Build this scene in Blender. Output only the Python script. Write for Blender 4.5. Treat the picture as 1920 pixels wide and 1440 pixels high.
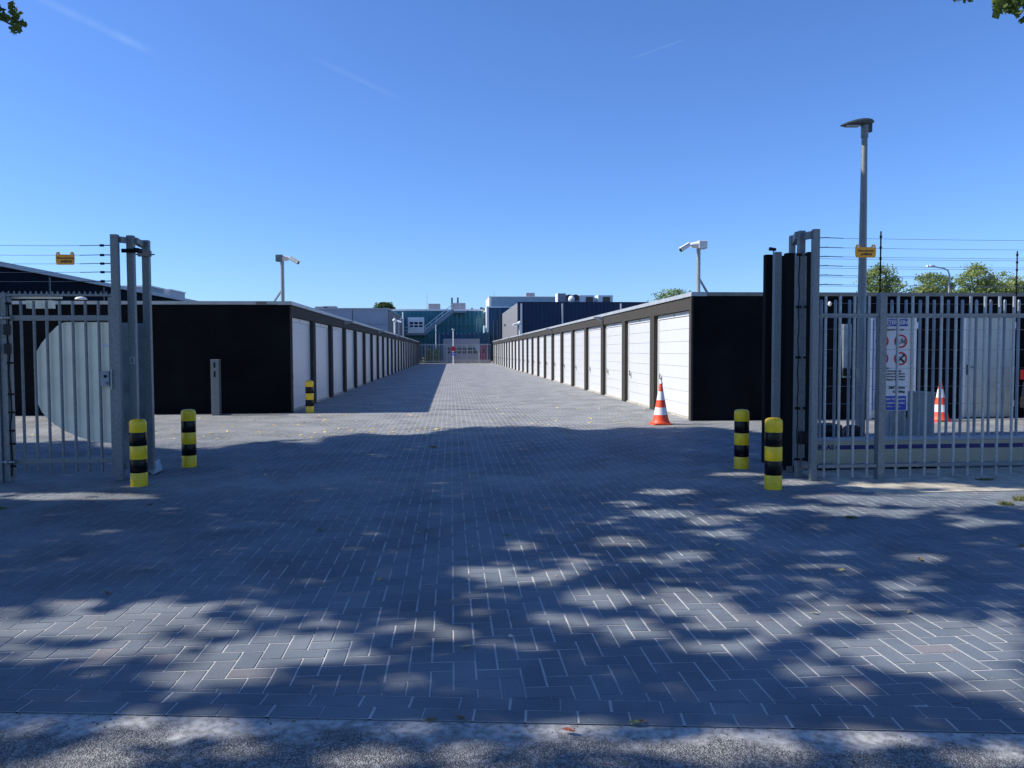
import bpy, math, random
import numpy as np
from mathutils import Vector, Matrix

random.seed(7); rng = np.random.default_rng(7)
S = bpy.context.scene
COL = S.collection
for o in list(bpy.data.objects): bpy.data.objects.remove(o)

# ------------------------------------------------------------------ camera
FPX = 1442.0; CX, CY = 960.0, 720.0
YAW = math.radians(4.5); PIT = math.radians(2.44); ROLL = 0.0035; HCAM = 1.5
_f = Vector((math.sin(YAW)*math.cos(PIT), math.cos(YAW)*math.cos(PIT), -math.sin(PIT)))
_r0 = Vector((math.cos(YAW), -math.sin(YAW), 0)); _u0 = _r0.cross(_f)
_r = _r0*math.cos(ROLL) - _u0*math.sin(ROLL); _u = _u0*math.cos(ROLL) + _r0*math.sin(ROLL)
CAMP = Vector((0, 0, HCAM))
cam = bpy.data.cameras.new("camera"); camo = bpy.data.objects.new("camera", cam); COL.objects.link(camo)
cam.sensor_width = 36; cam.lens = 36*FPX/1920; cam.clip_start = 0.05; cam.clip_end = 3000
camo.matrix_world = Matrix(((_r.x, _u.x, -_f.x, 0), (_r.y, _u.y, -_f.y, 0), (_r.z, _u.z, -_f.z, HCAM), (0, 0, 0, 1)))
S.camera = camo

def ray(px, py): return _f + _r*((px-CX)/FPX) + _u*((CY-py)/FPX)
def ground(px, py, z=0.0):
    d = ray(px, py); return CAMP + d*((z-HCAM)/d.z)
def at(px, py, Y):
    d = ray(px, py); return CAMP + d*(Y/d.y)
def GX(px, Y): return at(px, 660, Y).x
def GZ(px, py, Y): return at(px, py, Y).z
def proj(P):   # numpy N,3 -> px,py,depth
    d = P - np.array(CAMP); z = d@np.array(_f); zz = np.where(np.abs(z) < 1e-6, 1e-6, z)
    return CX+FPX*(d@np.array(_r))/zz, CY-FPX*(d@np.array(_u))/zz, z

# ------------------------------------------------------------------ sky and sun
SUN_EL = math.radians(39.5); SUN_AZ = 3.5     # sun stands to the left (-X), a touch towards +Y
sd = Vector((-math.cos(SUN_EL)*math.cos(math.radians(SUN_AZ)), math.cos(SUN_EL)*math.sin(math.radians(SUN_AZ)), math.sin(SUN_EL)))
W = bpy.data.worlds.new("World"); S.world = W; W.use_nodes = True
nt = W.node_tree; nt.nodes.clear()
sky = nt.nodes.new('ShaderNodeTexSky'); sky.sky_type = 'NISHITA'; sky.sun_disc = False
sky.sun_elevation = SUN_EL; sky.sun_rotation = math.atan2(sd.x, sd.y)
sky.altitude = 0; sky.air_density = 1.0; sky.dust_density = 0.3; sky.ozone_density = 3.5
bg = nt.nodes.new('ShaderNodeBackground'); bg.inputs[1].default_value = 0.15
wo = nt.nodes.new('ShaderNodeOutputWorld')
tint = nt.nodes.new('ShaderNodeMix'); tint.data_type = 'RGBA'; tint.blend_type = 'MULTIPLY'; tint.inputs[0].default_value = 1
tint.inputs[7].default_value = (0.45, 0.625, 0.94, 1)      # deep clear-air blue
nt.links.new(sky.outputs[0], tint.inputs[6]); nt.links.new(tint.outputs[2], bg.inputs[0]); nt.links.new(bg.outputs[0], wo.inputs[0])
sun = bpy.data.lights.new("sun", 'SUN'); sun.energy = 4.9; sun.angle = math.radians(0.53); sun.color = (1.0, 0.95, 0.87)
suno = bpy.data.objects.new("sun", sun); COL.objects.link(suno)
suno.rotation_euler = (-sd).to_track_quat('-Z', 'Y').to_euler()
S.view_settings.view_transform = 'Standard'; S.view_settings.look = 'None'
S.view_settings.exposure = 0.42; S.view_settings.gamma = 1
S.render.engine = 'CYCLES'

# faint contrails high in the sky, part of the sky itself
def contrail(p0, p1, width, strength):
    """white streak along the great circle through two view directions"""
    global last
    a = ray(*p0).normalized(); b = ray(*p1).normalized(); n = a.cross(b).normalized(); m = (a+b).normalized()
    half = a.angle(b)/2
    tc = nt.nodes.new('ShaderNodeTexCoord')
    d1 = nt.nodes.new('ShaderNodeVectorMath'); d1.operation = 'DOT_PRODUCT'; d1.inputs[1].default_value = n
    d2 = nt.nodes.new('ShaderNodeVectorMath'); d2.operation = 'DOT_PRODUCT'; d2.inputs[1].default_value = m
    nt.links.new(tc.outputs['Generated'], d1.inputs[0]); nt.links.new(tc.outputs['Generated'], d2.inputs[0])
    ab = nt.nodes.new('ShaderNodeMath'); ab.operation = 'ABSOLUTE'; nt.links.new(d1.outputs['Value'], ab.inputs[0])
    mr = nt.nodes.new('ShaderNodeMapRange'); mr.inputs[1].default_value = width; mr.inputs[2].default_value = 0
    mr.interpolation_type = 'SMOOTHSTEP'
    mr.inputs[3].default_value = 0; mr.inputs[4].default_value = strength; nt.links.new(ab.outputs[0], mr.inputs[0])
    mr2 = nt.nodes.new('ShaderNodeMapRange'); mr2.inputs[1].default_value = math.cos(half*1.05); mr2.inputs[2].default_value = math.cos(half*0.5)
    mr2.inputs[3].default_value = 0; mr2.inputs[4].default_value = 1; nt.links.new(d2.outputs['Value'], mr2.inputs[0])
    nz = nt.nodes.new('ShaderNodeTexNoise'); nz.inputs['Scale'].default_value = 40; nt.links.new(tc.outputs['Generated'], nz.inputs[0])
    mu = nt.nodes.new('ShaderNodeMath'); mu.operation = 'MULTIPLY'; nt.links.new(mr.outputs[0], mu.inputs[0]); nt.links.new(mr2.outputs[0], mu.inputs[1])
    mu2 = nt.nodes.new('ShaderNodeMath'); mu2.operation = 'MULTIPLY'; nt.links.new(mu.outputs[0], mu2.inputs[0]); nt.links.new(nz.outputs['Fac'], mu2.inputs[1])
    mx = nt.nodes.new('ShaderNodeMix'); mx.data_type = 'RGBA'; nt.links.new(mu2.outputs[0], mx.inputs[0])
    src = bg.inputs[0].links[0].from_socket
    nt.links.new(src, mx.inputs[6]); mx.inputs[7].default_value = (2.6, 3.8, 5.6, 1)
    nt.links.new(mx.outputs[2], bg.inputs[0])
contrail((60, -10), (290, 100), 0.007, 0.26)
contrail((580, 105), (750, 185), 0.005, 0.12)
contrail((1178, 112), (1290, 72), 0.0016, 0.16)

# ------------------------------------------------------------------ materials
MATS = {}
def mat(name, col, rough=0.6, metal=0.0, nscale=0, namt=0.0, bump=0.0, bscale=None, col2=None, spec=0.5, detail=4):
    m = bpy.data.materials.new(name); m.use_nodes = True; t = m.node_tree
    b = t.nodes['Principled BSDF']; b.inputs['Roughness'].default_value = rough; b.inputs['Metallic'].default_value = metal
    b.inputs['Specular IOR Level'].default_value = spec
    b.inputs['Base Color'].default_value = (*col, 1)
    if nscale:
        tc = t.nodes.new('ShaderNodeTexCoord'); nz = t.nodes.new('ShaderNodeTexNoise')
        nz.inputs['Scale'].default_value = nscale; nz.inputs['Detail'].default_value = detail
        t.links.new(tc.outputs['Object'], nz.inputs[0])
        cr = t.nodes.new('ShaderNodeValToRGB')
        c1 = tuple(c*(1-namt) for c in col); c2 = col2 or tuple(min(1, c*(1+namt)) for c in col)
        cr.color_ramp.elements[0].position = 0.3; cr.color_ramp.elements[1].position = 0.7
        cr.color_ramp.elements[0].color = (*c1, 1); cr.color_ramp.elements[1].color = (*c2, 1)
        t.links.new(nz.outputs['Fac'], cr.inputs[0]); t.links.new(cr.outputs[0], b.inputs['Base Color'])
    if bump:
        tc = t.nodes.new('ShaderNodeTexCoord'); nz = t.nodes.new('ShaderNodeTexNoise')
        nz.inputs['Scale'].default_value = bscale or nscale; nz.inputs['Detail'].default_value = 5
        t.links.new(tc.outputs['Object'], nz.inputs[0])
        bp = t.nodes.new('ShaderNodeBump'); bp.inputs['Strength'].default_value = bump; bp.inputs['Distance'].default_value = 0.02
        t.links.new(nz.outputs['Fac'], bp.inputs['Height']); t.links.new(bp.outputs[0], b.inputs['Normal'])
    MATS[name] = m; return m

GALV = mat('galvanised_steel', (0.185, 0.205, 0.21), 0.5, 0.35, 45, 0.22, 0.04, 90)
GALVL = mat('galvanised_light', (0.33, 0.36, 0.37), 0.45, 0.35, 30, 0.18)
GALVB = mat('galvanised_sheet', (0.22, 0.26, 0.30), 0.45, 0.4, 5, 0.2)
ALU = mat('brushed_aluminium', (0.90, 0.86, 0.68), 0.4, 0.15, 3, 0.08)
BLACKW = mat('black_render', (0.0042, 0.005, 0.007), 0.9, 0, 1.3, 0.45, 1.0, 28, spec=0.14)
BLACKP = mat('black_plastic', (0.01, 0.01, 0.012), 0.5, spec=0.3)
RUBBER = mat('black_rubber', (0.008, 0.008, 0.009), 0.85, spec=0.2)
FASC = mat('dark_concrete', (0.056, 0.052, 0.047), 0.9, 0, 9, 0.12, 0.15, 60, spec=0.15)
FASCL = mat('dark_concrete_shaded', (0.10, 0.095, 0.09), 0.85, 0, 9, 0.12, 0.15, 60, spec=0.25) if False else FASC
CAP = mat('roof_trim_aluminium', (0.42, 0.45, 0.47), 0.5, 0.3, 3, 0.12)
CAPD = mat('roof_trim_dull', (0.20, 0.195, 0.18), 0.6, 0.2, 4, 0.15)
DOORW = mat('white_door_paint', (0.56, 0.57, 0.575), 0.42, 0, 1.2, 0.02)
DOORF = mat('white_frame_paint', (0.60, 0.61, 0.60), 0.5, 0, 3, 0.05)
DOORG = mat('grey_door_paint', (0.52, 0.54, 0.47), 0.55, 0, 3, 0.06)
DGREY = mat('dock_door_grey', (0.36, 0.37, 0.40), 0.55, 0, 3, 0.05)
WHITE = mat('white_paint', (0.78, 0.78, 0.76), 0.45, 0, 6, 0.04)
TEAL = mat('teal_cladding', (0.028, 0.165, 0.215), 0.5, 0, 1.2, 0.12)
TEALD = mat('deep_teal_cladding', (0.012, 0.075, 0.145), 0.5, 0, 1.2, 0.12)
TEALG = mat('green_teal_cladding', (0.06, 0.20, 0.20), 0.5, 0, 1.2, 0.12)
NAVY = mat('navy_cladding', (0.008, 0.024, 0.075), 0.45, 0, 0.8, 0.12)
LBLUE = mat('pale_blue_panel', (0.28, 0.40, 0.48), 0.5, 0, 1, 0.08)
PCYAN = mat('pale_cyan_panel', (0.45, 0.62, 0.66), 0.5, 0, 1, 0.05)
GHALL = mat('grey_hall_panel', (0.33, 0.36, 0.41), 0.6, 0, 0.7, 0.08)
GABLE = mat('gable_grey_panel', (0.20, 0.20, 0.21), 0.6, 0, 0.7, 0.05)
DARKHALL = mat('dark_hall_cladding', (0.006, 0.010, 0.018), 0.95, 0, 1, 0.15, spec=0.1)
YEL = mat('yellow_gloss_paint', (0.86, 0.56, 0.01), 0.32, 0, 9, 0.13, 0.04, 30)
def scuff(m, dirt, scale, lo, hi, amt):
    t = m.node_tree; b = t.nodes['Principled BSDF']; src = b.inputs['Base Color'].links[0].from_socket
    tc = t.nodes.new('ShaderNodeTexCoord'); nz = t.nodes.new('ShaderNodeTexNoise'); nz.inputs['Scale'].default_value = scale; nz.inputs['Detail'].default_value = 9; nz.inputs['Roughness'].default_value = .7
    mp = t.nodes.new('ShaderNodeMapping'); mp.inputs['Scale'].default_value = (1, 1, 2.2); t.links.new(tc.outputs['Object'], mp.inputs[0]); t.links.new(mp.outputs[0], nz.inputs[0])
    mr = t.nodes.new('ShaderNodeMapRange'); mr.inputs[1].default_value = lo; mr.inputs[2].default_value = hi; mr.inputs[4].default_value = amt; t.links.new(nz.outputs['Fac'], mr.inputs[0])
    mx = t.nodes.new('ShaderNodeMix'); mx.data_type = 'RGBA'; t.links.new(mr.outputs[0], mx.inputs[0]); t.links.new(src, mx.inputs[6]); mx.inputs[7].default_value = (*dirt, 1); t.links.new(mx.outputs[2], b.inputs['Base Color'])
scuff(YEL, (.12, .09, .05), 14, .58, .68, .55); scuff(DOORW, (.40, .39, .36), 3.5, .55, .8, .35)
def vary(m, lo, hi):
    t = m.node_tree; b = t.nodes['Principled BSDF']; src = b.inputs['Base Color'].links[0].from_socket
    oi = t.nodes.new('ShaderNodeObjectInfo'); mr = t.nodes.new('ShaderNodeMapRange'); mr.inputs[3].default_value = lo; mr.inputs[4].default_value = hi; t.links.new(oi.outputs['Random'], mr.inputs[0])
    sc = t.nodes.new('ShaderNodeVectorMath'); sc.operation = 'SCALE'; t.links.new(src, sc.inputs[0]); t.links.new(mr.outputs[0], sc.inputs[3]); t.links.new(sc.outputs[0], b.inputs['Base Color'])
vary(DOORW, .90, 1.04)
BLK = mat('black_gloss_paint', (0.003, 0.003, 0.005), 0.22, 0, 9, 0.3, 0.02, 30, spec=0.22)
ORA = mat('orange_cone_plastic', (0.80, 0.075, 0.02), 0.5, 0, 12, 0.12); scuff(ORA, (.22, .10, .07), 18, .56, .7, .4)
CONEW = mat('white_reflective_band', (0.75, 0.75, 0.74), 0.4, 0, 30, 0.05)
SIGNY = mat('amber_sign_plastic', (0.85, 0.36, 0.015), 0.5, 0, 8, 0.05)
SIGNW = mat('sign_white', (0.78, 0.78, 0.79), 0.5, 0, 5, 0.03)
SIGNB = mat('sign_blue', (0.010, 0.05, 0.42), 0.45, 0, 5, 0.05)
SIGNR = mat('sign_red', (0.60, 0.012, 0.02), 0.45, 0, 5, 0.05)
INK = mat('sign_ink', (0.012, 0.012, 0.02), 0.5)
NAVYP = mat('navy_stripe_paint', (0.006, 0.010, 0.13), 0.4, 0, 5, 0.05)
CREAM = mat('cream_powder_coat', (0.46, 0.41, 0.28), 0.45, 0, 4, 0.06)
CREAMT = mat('beam_top_grey', (0.33, 0.37, 0.42), 0.45, 0.1, 4, 0.06)
CAB = mat('cabinet_grey', (0.24, 0.27, 0.245), 0.55, 0, 4, 0.06)
GLASSD = mat('dark_glass', (0.02, 0.03, 0.04), 0.08)
MAG = mat('magenta_door_paint', (0.30, 0.02, 0.10), 0.5, 0, 3, 0.1)
TAN = mat('tan_brickwork', (0.62, 0.50, 0.38), 0.85, 0, 5, 0.25)
LOUV = mat('brown_louvre', (0.06, 0.045, 0.035), 0.7, 0, 5, 0.2)
RGREY = mat('rooftop_grey', (0.24, 0.24, 0.27), 0.6, 0, 2, 0.1)
BARK = mat('bark', (0.10, 0.075, 0.055), 0.95, 0, 12, 0.4, 0.8, 25)
ROOF = mat('bitumen_roof', (0.05, 0.05, 0.055), 0.9, 0, 3, 0.2)
CARP = mat('car_dark_paint', (0.012, 0.016, 0.03), 0.25, 0.2, 3, 0.1)
CONC = mat('concrete_strip', (0.42, 0.385, 0.31), 0.9, 0, 5, 0.35, 0.5, 60)
LENS = mat('frosted_lens', (0.35, 0.42, 0.46), 0.25, 0, 5, 0.05)
TAILR = mat('tail_lamp_red', (0.10, 0.008, 0.01), 0.2)

def leafmat(name, c1, c2, trans=0.35):
    m = bpy.data.materials.new(name); m.use_nodes = True; t = m.node_tree; t.nodes.clear()
    a = t.nodes.new('ShaderNodeAttribute'); a.attribute_name = 'tint'
    cr = t.nodes.new('ShaderNodeValToRGB'); cr.color_ramp.elements[0].color = (*c1, 1); cr.color_ramp.elements[1].color = (*c2, 1)
    t.links.new(a.outputs['Fac'], cr.inputs[0])
    d = t.nodes.new('ShaderNodeBsdfPrincipled'); d.inputs['Roughness'].default_value = 0.5; d.inputs['Specular IOR Level'].default_value = 0.3
    tr = t.nodes.new('ShaderNodeBsdfTranslucent'); mx = t.nodes.new('ShaderNodeMixShader'); mx.inputs[0].default_value = trans
    t.links.new(cr.outputs[0], d.inputs['Base Color']); t.links.new(cr.outputs[0], tr.inputs[0])
    o = t.nodes.new('ShaderNodeOutputMaterial'); t.links.new(d.outputs[0], mx.inputs[1]); t.links.new(tr.outputs[0], mx.inputs[2]); t.links.new(mx.outputs[0], o.inputs[0])
    return m
LEAF = leafmat('leaf_green', (0.030, 0.060, 0.012), (0.11, 0.16, 0.03))
LEAFF = leafmat('leaf_olive', (0.12, 0.19, 0.05), (0.38, 0.44, 0.15))
GRASSM = leafmat('grass_blade', (0.07, 0.10, 0.03), (0.26, 0.26, 0.10))
DRYL = leafmat('dry_leaf', (0.45, 0.30, 0.08), (0.85, 0.70, 0.25), 0.15)

# --- paver material
def paver_mat():
    m = bpy.data.materials.new('concrete_paver'); m.use_nodes = True; t = m.node_tree; N = t.nodes; L = t.links
    b = N['Principled BSDF']
    tc = N.new('ShaderNodeTexCoord'); a = N.new('ShaderNodeAttribute'); a.attribute_name = 'tint'
    cr = N.new('ShaderNodeValToRGB')
    cr.color_ramp.elements[0].color = (0.138, 0.165, 0.19, 1); cr.color_ramp.elements[1].color = (0.195, 0.205, 0.22, 1)
    e = cr.color_ramp.elements.new(0.93); e.color = (0.175, 0.195, 0.215, 1); e = cr.color_ramp.elements.new(0.97); e.color = (0.215, 0.20, 0.205, 1)
    L.new(a.outputs['Fac'], cr.inputs[0])
    # fine grain
    n1 = N.new('ShaderNodeTexNoise'); n1.inputs['Scale'].default_value = 160; n1.inputs['Detail'].default_value = 3; L.new(tc.outputs['Object'], n1.inputs[0])
    r1 = N.new('ShaderNodeMapRange'); r1.inputs[1].default_value = 0.3; r1.inputs[2].default_value = 0.7; r1.inputs[3].default_value = 0.78; r1.inputs[4].default_value = 1.22
    L.new(n1.outputs['Fac'], r1.inputs[0])
    mu = N.new('ShaderNodeVectorMath'); mu.operation = 'SCALE'; L.new(cr.outputs[0], mu.inputs[0]); L.new(r1.outputs[0], mu.inputs[3])
    # sandy dust: broad patches and small smears
    n2 = N.new('ShaderNodeTexNoise'); n2.inputs['Scale'].default_value = 0.55; n2.inputs['Detail'].default_value = 6; n2.inputs['Roughness'].default_value = 0.65; L.new(tc.outputs['Object'], n2.inputs[0])
    r2 = N.new('ShaderNodeMapRange'); r2.inputs[1].default_value = 0.48; r2.inputs[2].default_value = 0.78; r2.inputs[4].default_value = 0.3; L.new(n2.outputs['Fac'], r2.inputs[0])
    n3 = N.new('ShaderNodeTexNoise'); n3.inputs['Scale'].default_value = 7; n3.inputs['Detail'].default_value = 8; n3.inputs['Roughness'].default_value = 0.7; L.new(tc.outputs['Object'], n3.inputs[0])
    r3 = N.new('ShaderNodeMapRange'); r3.inputs[1].default_value = 0.56; r3.inputs[2].default_value = 0.74; r3.inputs[4].default_value = 0.2; L.new(n3.outputs['Fac'], r3.inputs[0])
    mxv = N.new('ShaderNodeMath'); mxv.operation = 'MAXIMUM'; L.new(r2.outputs[0], mxv.inputs[0]); L.new(r3.outputs[0], mxv.inputs[1])
    # lane farther in is paler: dust, plus sunlit brightness put into the colour
    sx = N.new('ShaderNodeSeparateXYZ'); L.new(tc.outputs['Object'], sx.inputs[0])
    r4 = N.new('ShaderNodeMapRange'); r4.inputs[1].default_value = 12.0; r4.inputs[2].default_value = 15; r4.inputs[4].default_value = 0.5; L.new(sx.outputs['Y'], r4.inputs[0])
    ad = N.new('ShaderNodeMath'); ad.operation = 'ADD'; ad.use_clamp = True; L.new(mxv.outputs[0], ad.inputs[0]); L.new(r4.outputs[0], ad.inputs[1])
    # worn sandy belt at the gate line
    g = N.new('ShaderNodeMath'); g.operation = 'SUBTRACT'; g.inputs[1].default_value = 8.9; L.new(sx.outputs['Y'], g.inputs[0])
    g1 = N.new('ShaderNodeMath'); g1.operation = 'ABSOLUTE'; L.new(g.outputs[0], g1.inputs[0])
    g2 = N.new('ShaderNodeMapRange'); g2.inputs[1].default_value = 1.1; g2.inputs[2].default_value = 0.2; g2.inputs[3].default_value = 0; g2.inputs[4].default_value = 0.8; L.new(g1.outputs[0], g2.inputs[0])
    g3 = N.new('ShaderNodeMath'); g3.operation = 'MULTIPLY'; L.new(g2.outputs[0], g3.inputs[0]); L.new(n3.outputs['Fac'], g3.inputs[1])
    ad2 = N.new('ShaderNodeMath'); ad2.operation = 'ADD'; ad2.use_clamp = True; L.new(ad.outputs[0], ad2.inputs[0]); L.new(g3.outputs[0], ad2.inputs[1])
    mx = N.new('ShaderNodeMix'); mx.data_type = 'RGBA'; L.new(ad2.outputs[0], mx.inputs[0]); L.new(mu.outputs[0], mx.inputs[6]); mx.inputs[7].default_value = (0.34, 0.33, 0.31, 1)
    n6 = N.new('ShaderNodeTexNoise'); n6.inputs['Scale'].default_value = 1.3; n6.inputs['Detail'].default_value = 7; n6.inputs['Distortion'].default_value = .6; L.new(tc.outputs['Object'], n6.inputs[0])
    r6 = N.new('ShaderNodeMapRange'); r6.inputs[1].default_value = 0.35; r6.inputs[2].default_value = 0.6; r6.inputs[3].default_value = 0.72; r6.inputs[4].default_value = 1.05; L.new(n6.outputs['Fac'], r6.inputs[0])
    n7 = N.new('ShaderNodeTexNoise'); n7.inputs['Scale'].default_value = 45; n7.inputs['Detail'].default_value = 2; L.new(tc.outputs['Object'], n7.inputs[0])
    r7 = N.new('ShaderNodeMapRange'); r7.inputs[1].default_value = 0.70; r7.inputs[2].default_value = 0.74; r7.inputs[4].default_value = 0.5; L.new(n7.outputs['Fac'], r7.inputs[0])
    sc6 = N.new('ShaderNodeVectorMath'); sc6.operation = 'SCALE'; L.new(mx.outputs[2], sc6.inputs[0]); L.new(r6.outputs[0], sc6.inputs[3])
    mx7 = N.new('ShaderNodeMix'); mx7.data_type = 'RGBA'; L.new(r7.outputs[0], mx7.inputs[0]); L.new(sc6.outputs[0], mx7.inputs[6]); mx7.inputs[7].default_value = (.42, .41, .38, 1)
    L.new(mx7.outputs[2], b.inputs['Base Color'])
    b.inputs['Roughness'].default_value = 0.75; b.inputs['Specular IOR Level'].default_value = 0.35
    bp = N.new('ShaderNodeBump'); bp.inputs['Strength'].default_value = 0.35; bp.inputs['Distance'].default_value = 0.004
    L.new(n1.outputs['Fac'], bp.inputs['Height']); L.new(bp.outputs[0], b.inputs['Normal'])
    return m
PAVER = paver_mat()
SAND = mat('joint_sand', (0.56, 0.545, 0.51), 0.95, 0, 2.2, 0.12, 0.4, 200, spec=0.2, detail=6)

def asphalt_mat():
    m = bpy.data.materials.new('worn_asphalt'); m.use_nodes = True; t = m.node_tree; N = t.nodes; L = t.links
    b = N['Principled BSDF']; tc = N.new('ShaderNodeTexCoord')
    v = N.new('ShaderNodeTexVoronoi'); v.inputs['Scale'].default_value = 150; L.new(tc.outputs['Object'], v.inputs[0])
    sp = N.new('ShaderNodeSeparateColor'); L.new(v.outputs['Color'], sp.inputs[0])
    cr = N.new('ShaderNodeValToRGB'); cr.color_ramp.elements[0].color = (0.14, 0.145, 0.15, 1); cr.color_ramp.elements[1].color = (0.55, 0.54, 0.51, 1)
    e = cr.color_ramp.elements.new(0.62); e.color = (0.32, 0.32, 0.31, 1)
    L.new(sp.outputs[0], cr.inputs[0])
    r0 = N.new('ShaderNodeMapRange'); r0.inputs[1].default_value = 0.15; r0.inputs[2].default_value = 0.55; r0.inputs[3].default_value = 1; r0.inputs[4].default_value = 0.35
    L.new(v.outputs['Distance'], r0.inputs[0])
    mu = N.new('ShaderNodeVectorMath'); mu.operation = 'SCALE'; L.new(cr.outputs[0], mu.inputs[0]); L.new(r0.outputs[0], mu.inputs[3])
    # sand washed against the paving edge; object Y=0 is the edge, road at negative Y
    sx = N.new('ShaderNodeSeparateXYZ'); L.new(tc.outputs['Object'], sx.inputs[0])
    n2 = N.new('ShaderNodeTexNoise'); n2.inputs['Scale'].default_value = 3.2; n2.inputs['Detail'].default_value = 8; n2.inputs['Roughness'].default_value = 0.7; L.new(tc.outputs['Object'], n2.inputs[0])
    n3 = N.new('ShaderNodeMath'); n3.operation = 'MULTIPLY_ADD'; n3.inputs[1].default_value = 0.75; n3.inputs[2].default_value = -0.29; L.new(n2.outputs['Fac'], n3.inputs[0])
    ds = N.new('ShaderNodeMath'); ds.operation = 'ADD'; L.new(sx.outputs['Y'], ds.inputs[0]); L.new(n3.outputs[0], ds.inputs[1])
    r5 = N.new('ShaderNodeMapRange'); r5.inputs[1].default_value = -0.09; r5.inputs[2].default_value = 0.02; r5.inputs[4].default_value = 0.93; L.new(ds.outputs[0], r5.inputs[0])
    n4 = N.new('ShaderNodeTexNoise'); n4.inputs['Scale'].default_value = 26; n4.inputs['Detail'].default_value = 6; L.new(tc.outputs['Object'], n4.inputs[0])
    r6 = N.new('ShaderNodeMapRange'); r6.inputs[1].default_value = 0.52; r6.inputs[2].default_value = 0.72; r6.inputs[4].default_value = 0.6; L.new(n4.outputs['Fac'], r6.inputs[0])
    mxx = N.new('ShaderNodeMath'); mxx.operation = 'MAXIMUM'; L.new(r5.outputs[0], mxx.inputs[0]); L.new(r6.outputs[0], mxx.inputs[1])
    cs = N.new('ShaderNodeValToRGB'); cs.color_ramp.elements[0].position = 0.3; cs.color_ramp.elements[1].position = 0.6
    cs.color_ramp.elements[0].color = (0.20, 0.195, 0.18, 1); cs.color_ramp.elements[1].color = (0.48, 0.47, 0.44, 1); 
    n5 = N.new('ShaderNodeTexNoise'); n5.inputs['Scale'].default_value = 30; n5.inputs['Detail'].default_value = 8; L.new(tc.outputs['Object'], n5.inputs[0]); L.new(n5.outputs['Fac'], cs.inputs[0])
    mx = N.new('ShaderNodeMix'); mx.data_type = 'RGBA'; L.new(mxx.outputs[0], mx.inputs[0]); L.new(mu.outputs[0], mx.inputs[6]); L.new(cs.outputs[0], mx.inputs[7])
    L.new(mx.outputs[2], b.inputs['Base Color']); b.inputs['Roughness'].default_value = 0.85
    iv = N.new('ShaderNodeMath'); iv.operation = 'SUBTRACT'; iv.inputs[0].default_value = 1; L.new(v.outputs['Distance'], iv.inputs[1])
    sc = N.new('ShaderNodeMath'); sc.operation = 'MULTIPLY'; L.new(iv.outputs[0], sc.inputs[0])
    om = N.new('ShaderNodeMath'); om.operation = 'SUBTRACT'; om.inputs[0].default_value = 1.05; L.new(r5.outputs[0], om.inputs[1]); L.new(om.outputs[0], sc.inputs[1])
    bp = N.new('ShaderNodeBump'); bp.inputs['Strength'].default_value = 0.7; bp.inputs['Distance'].default_value = 0.008
    L.new(sc.outputs[0], bp.inputs['Height']); L.new(bp.outputs[0], b.inputs['Normal'])
    return m
ASPH = asphalt_mat()
GROUNDM = mat('far_ground', (0.16, 0.155, 0.14), 0.95, 0, 0.4, 0.25)

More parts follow.
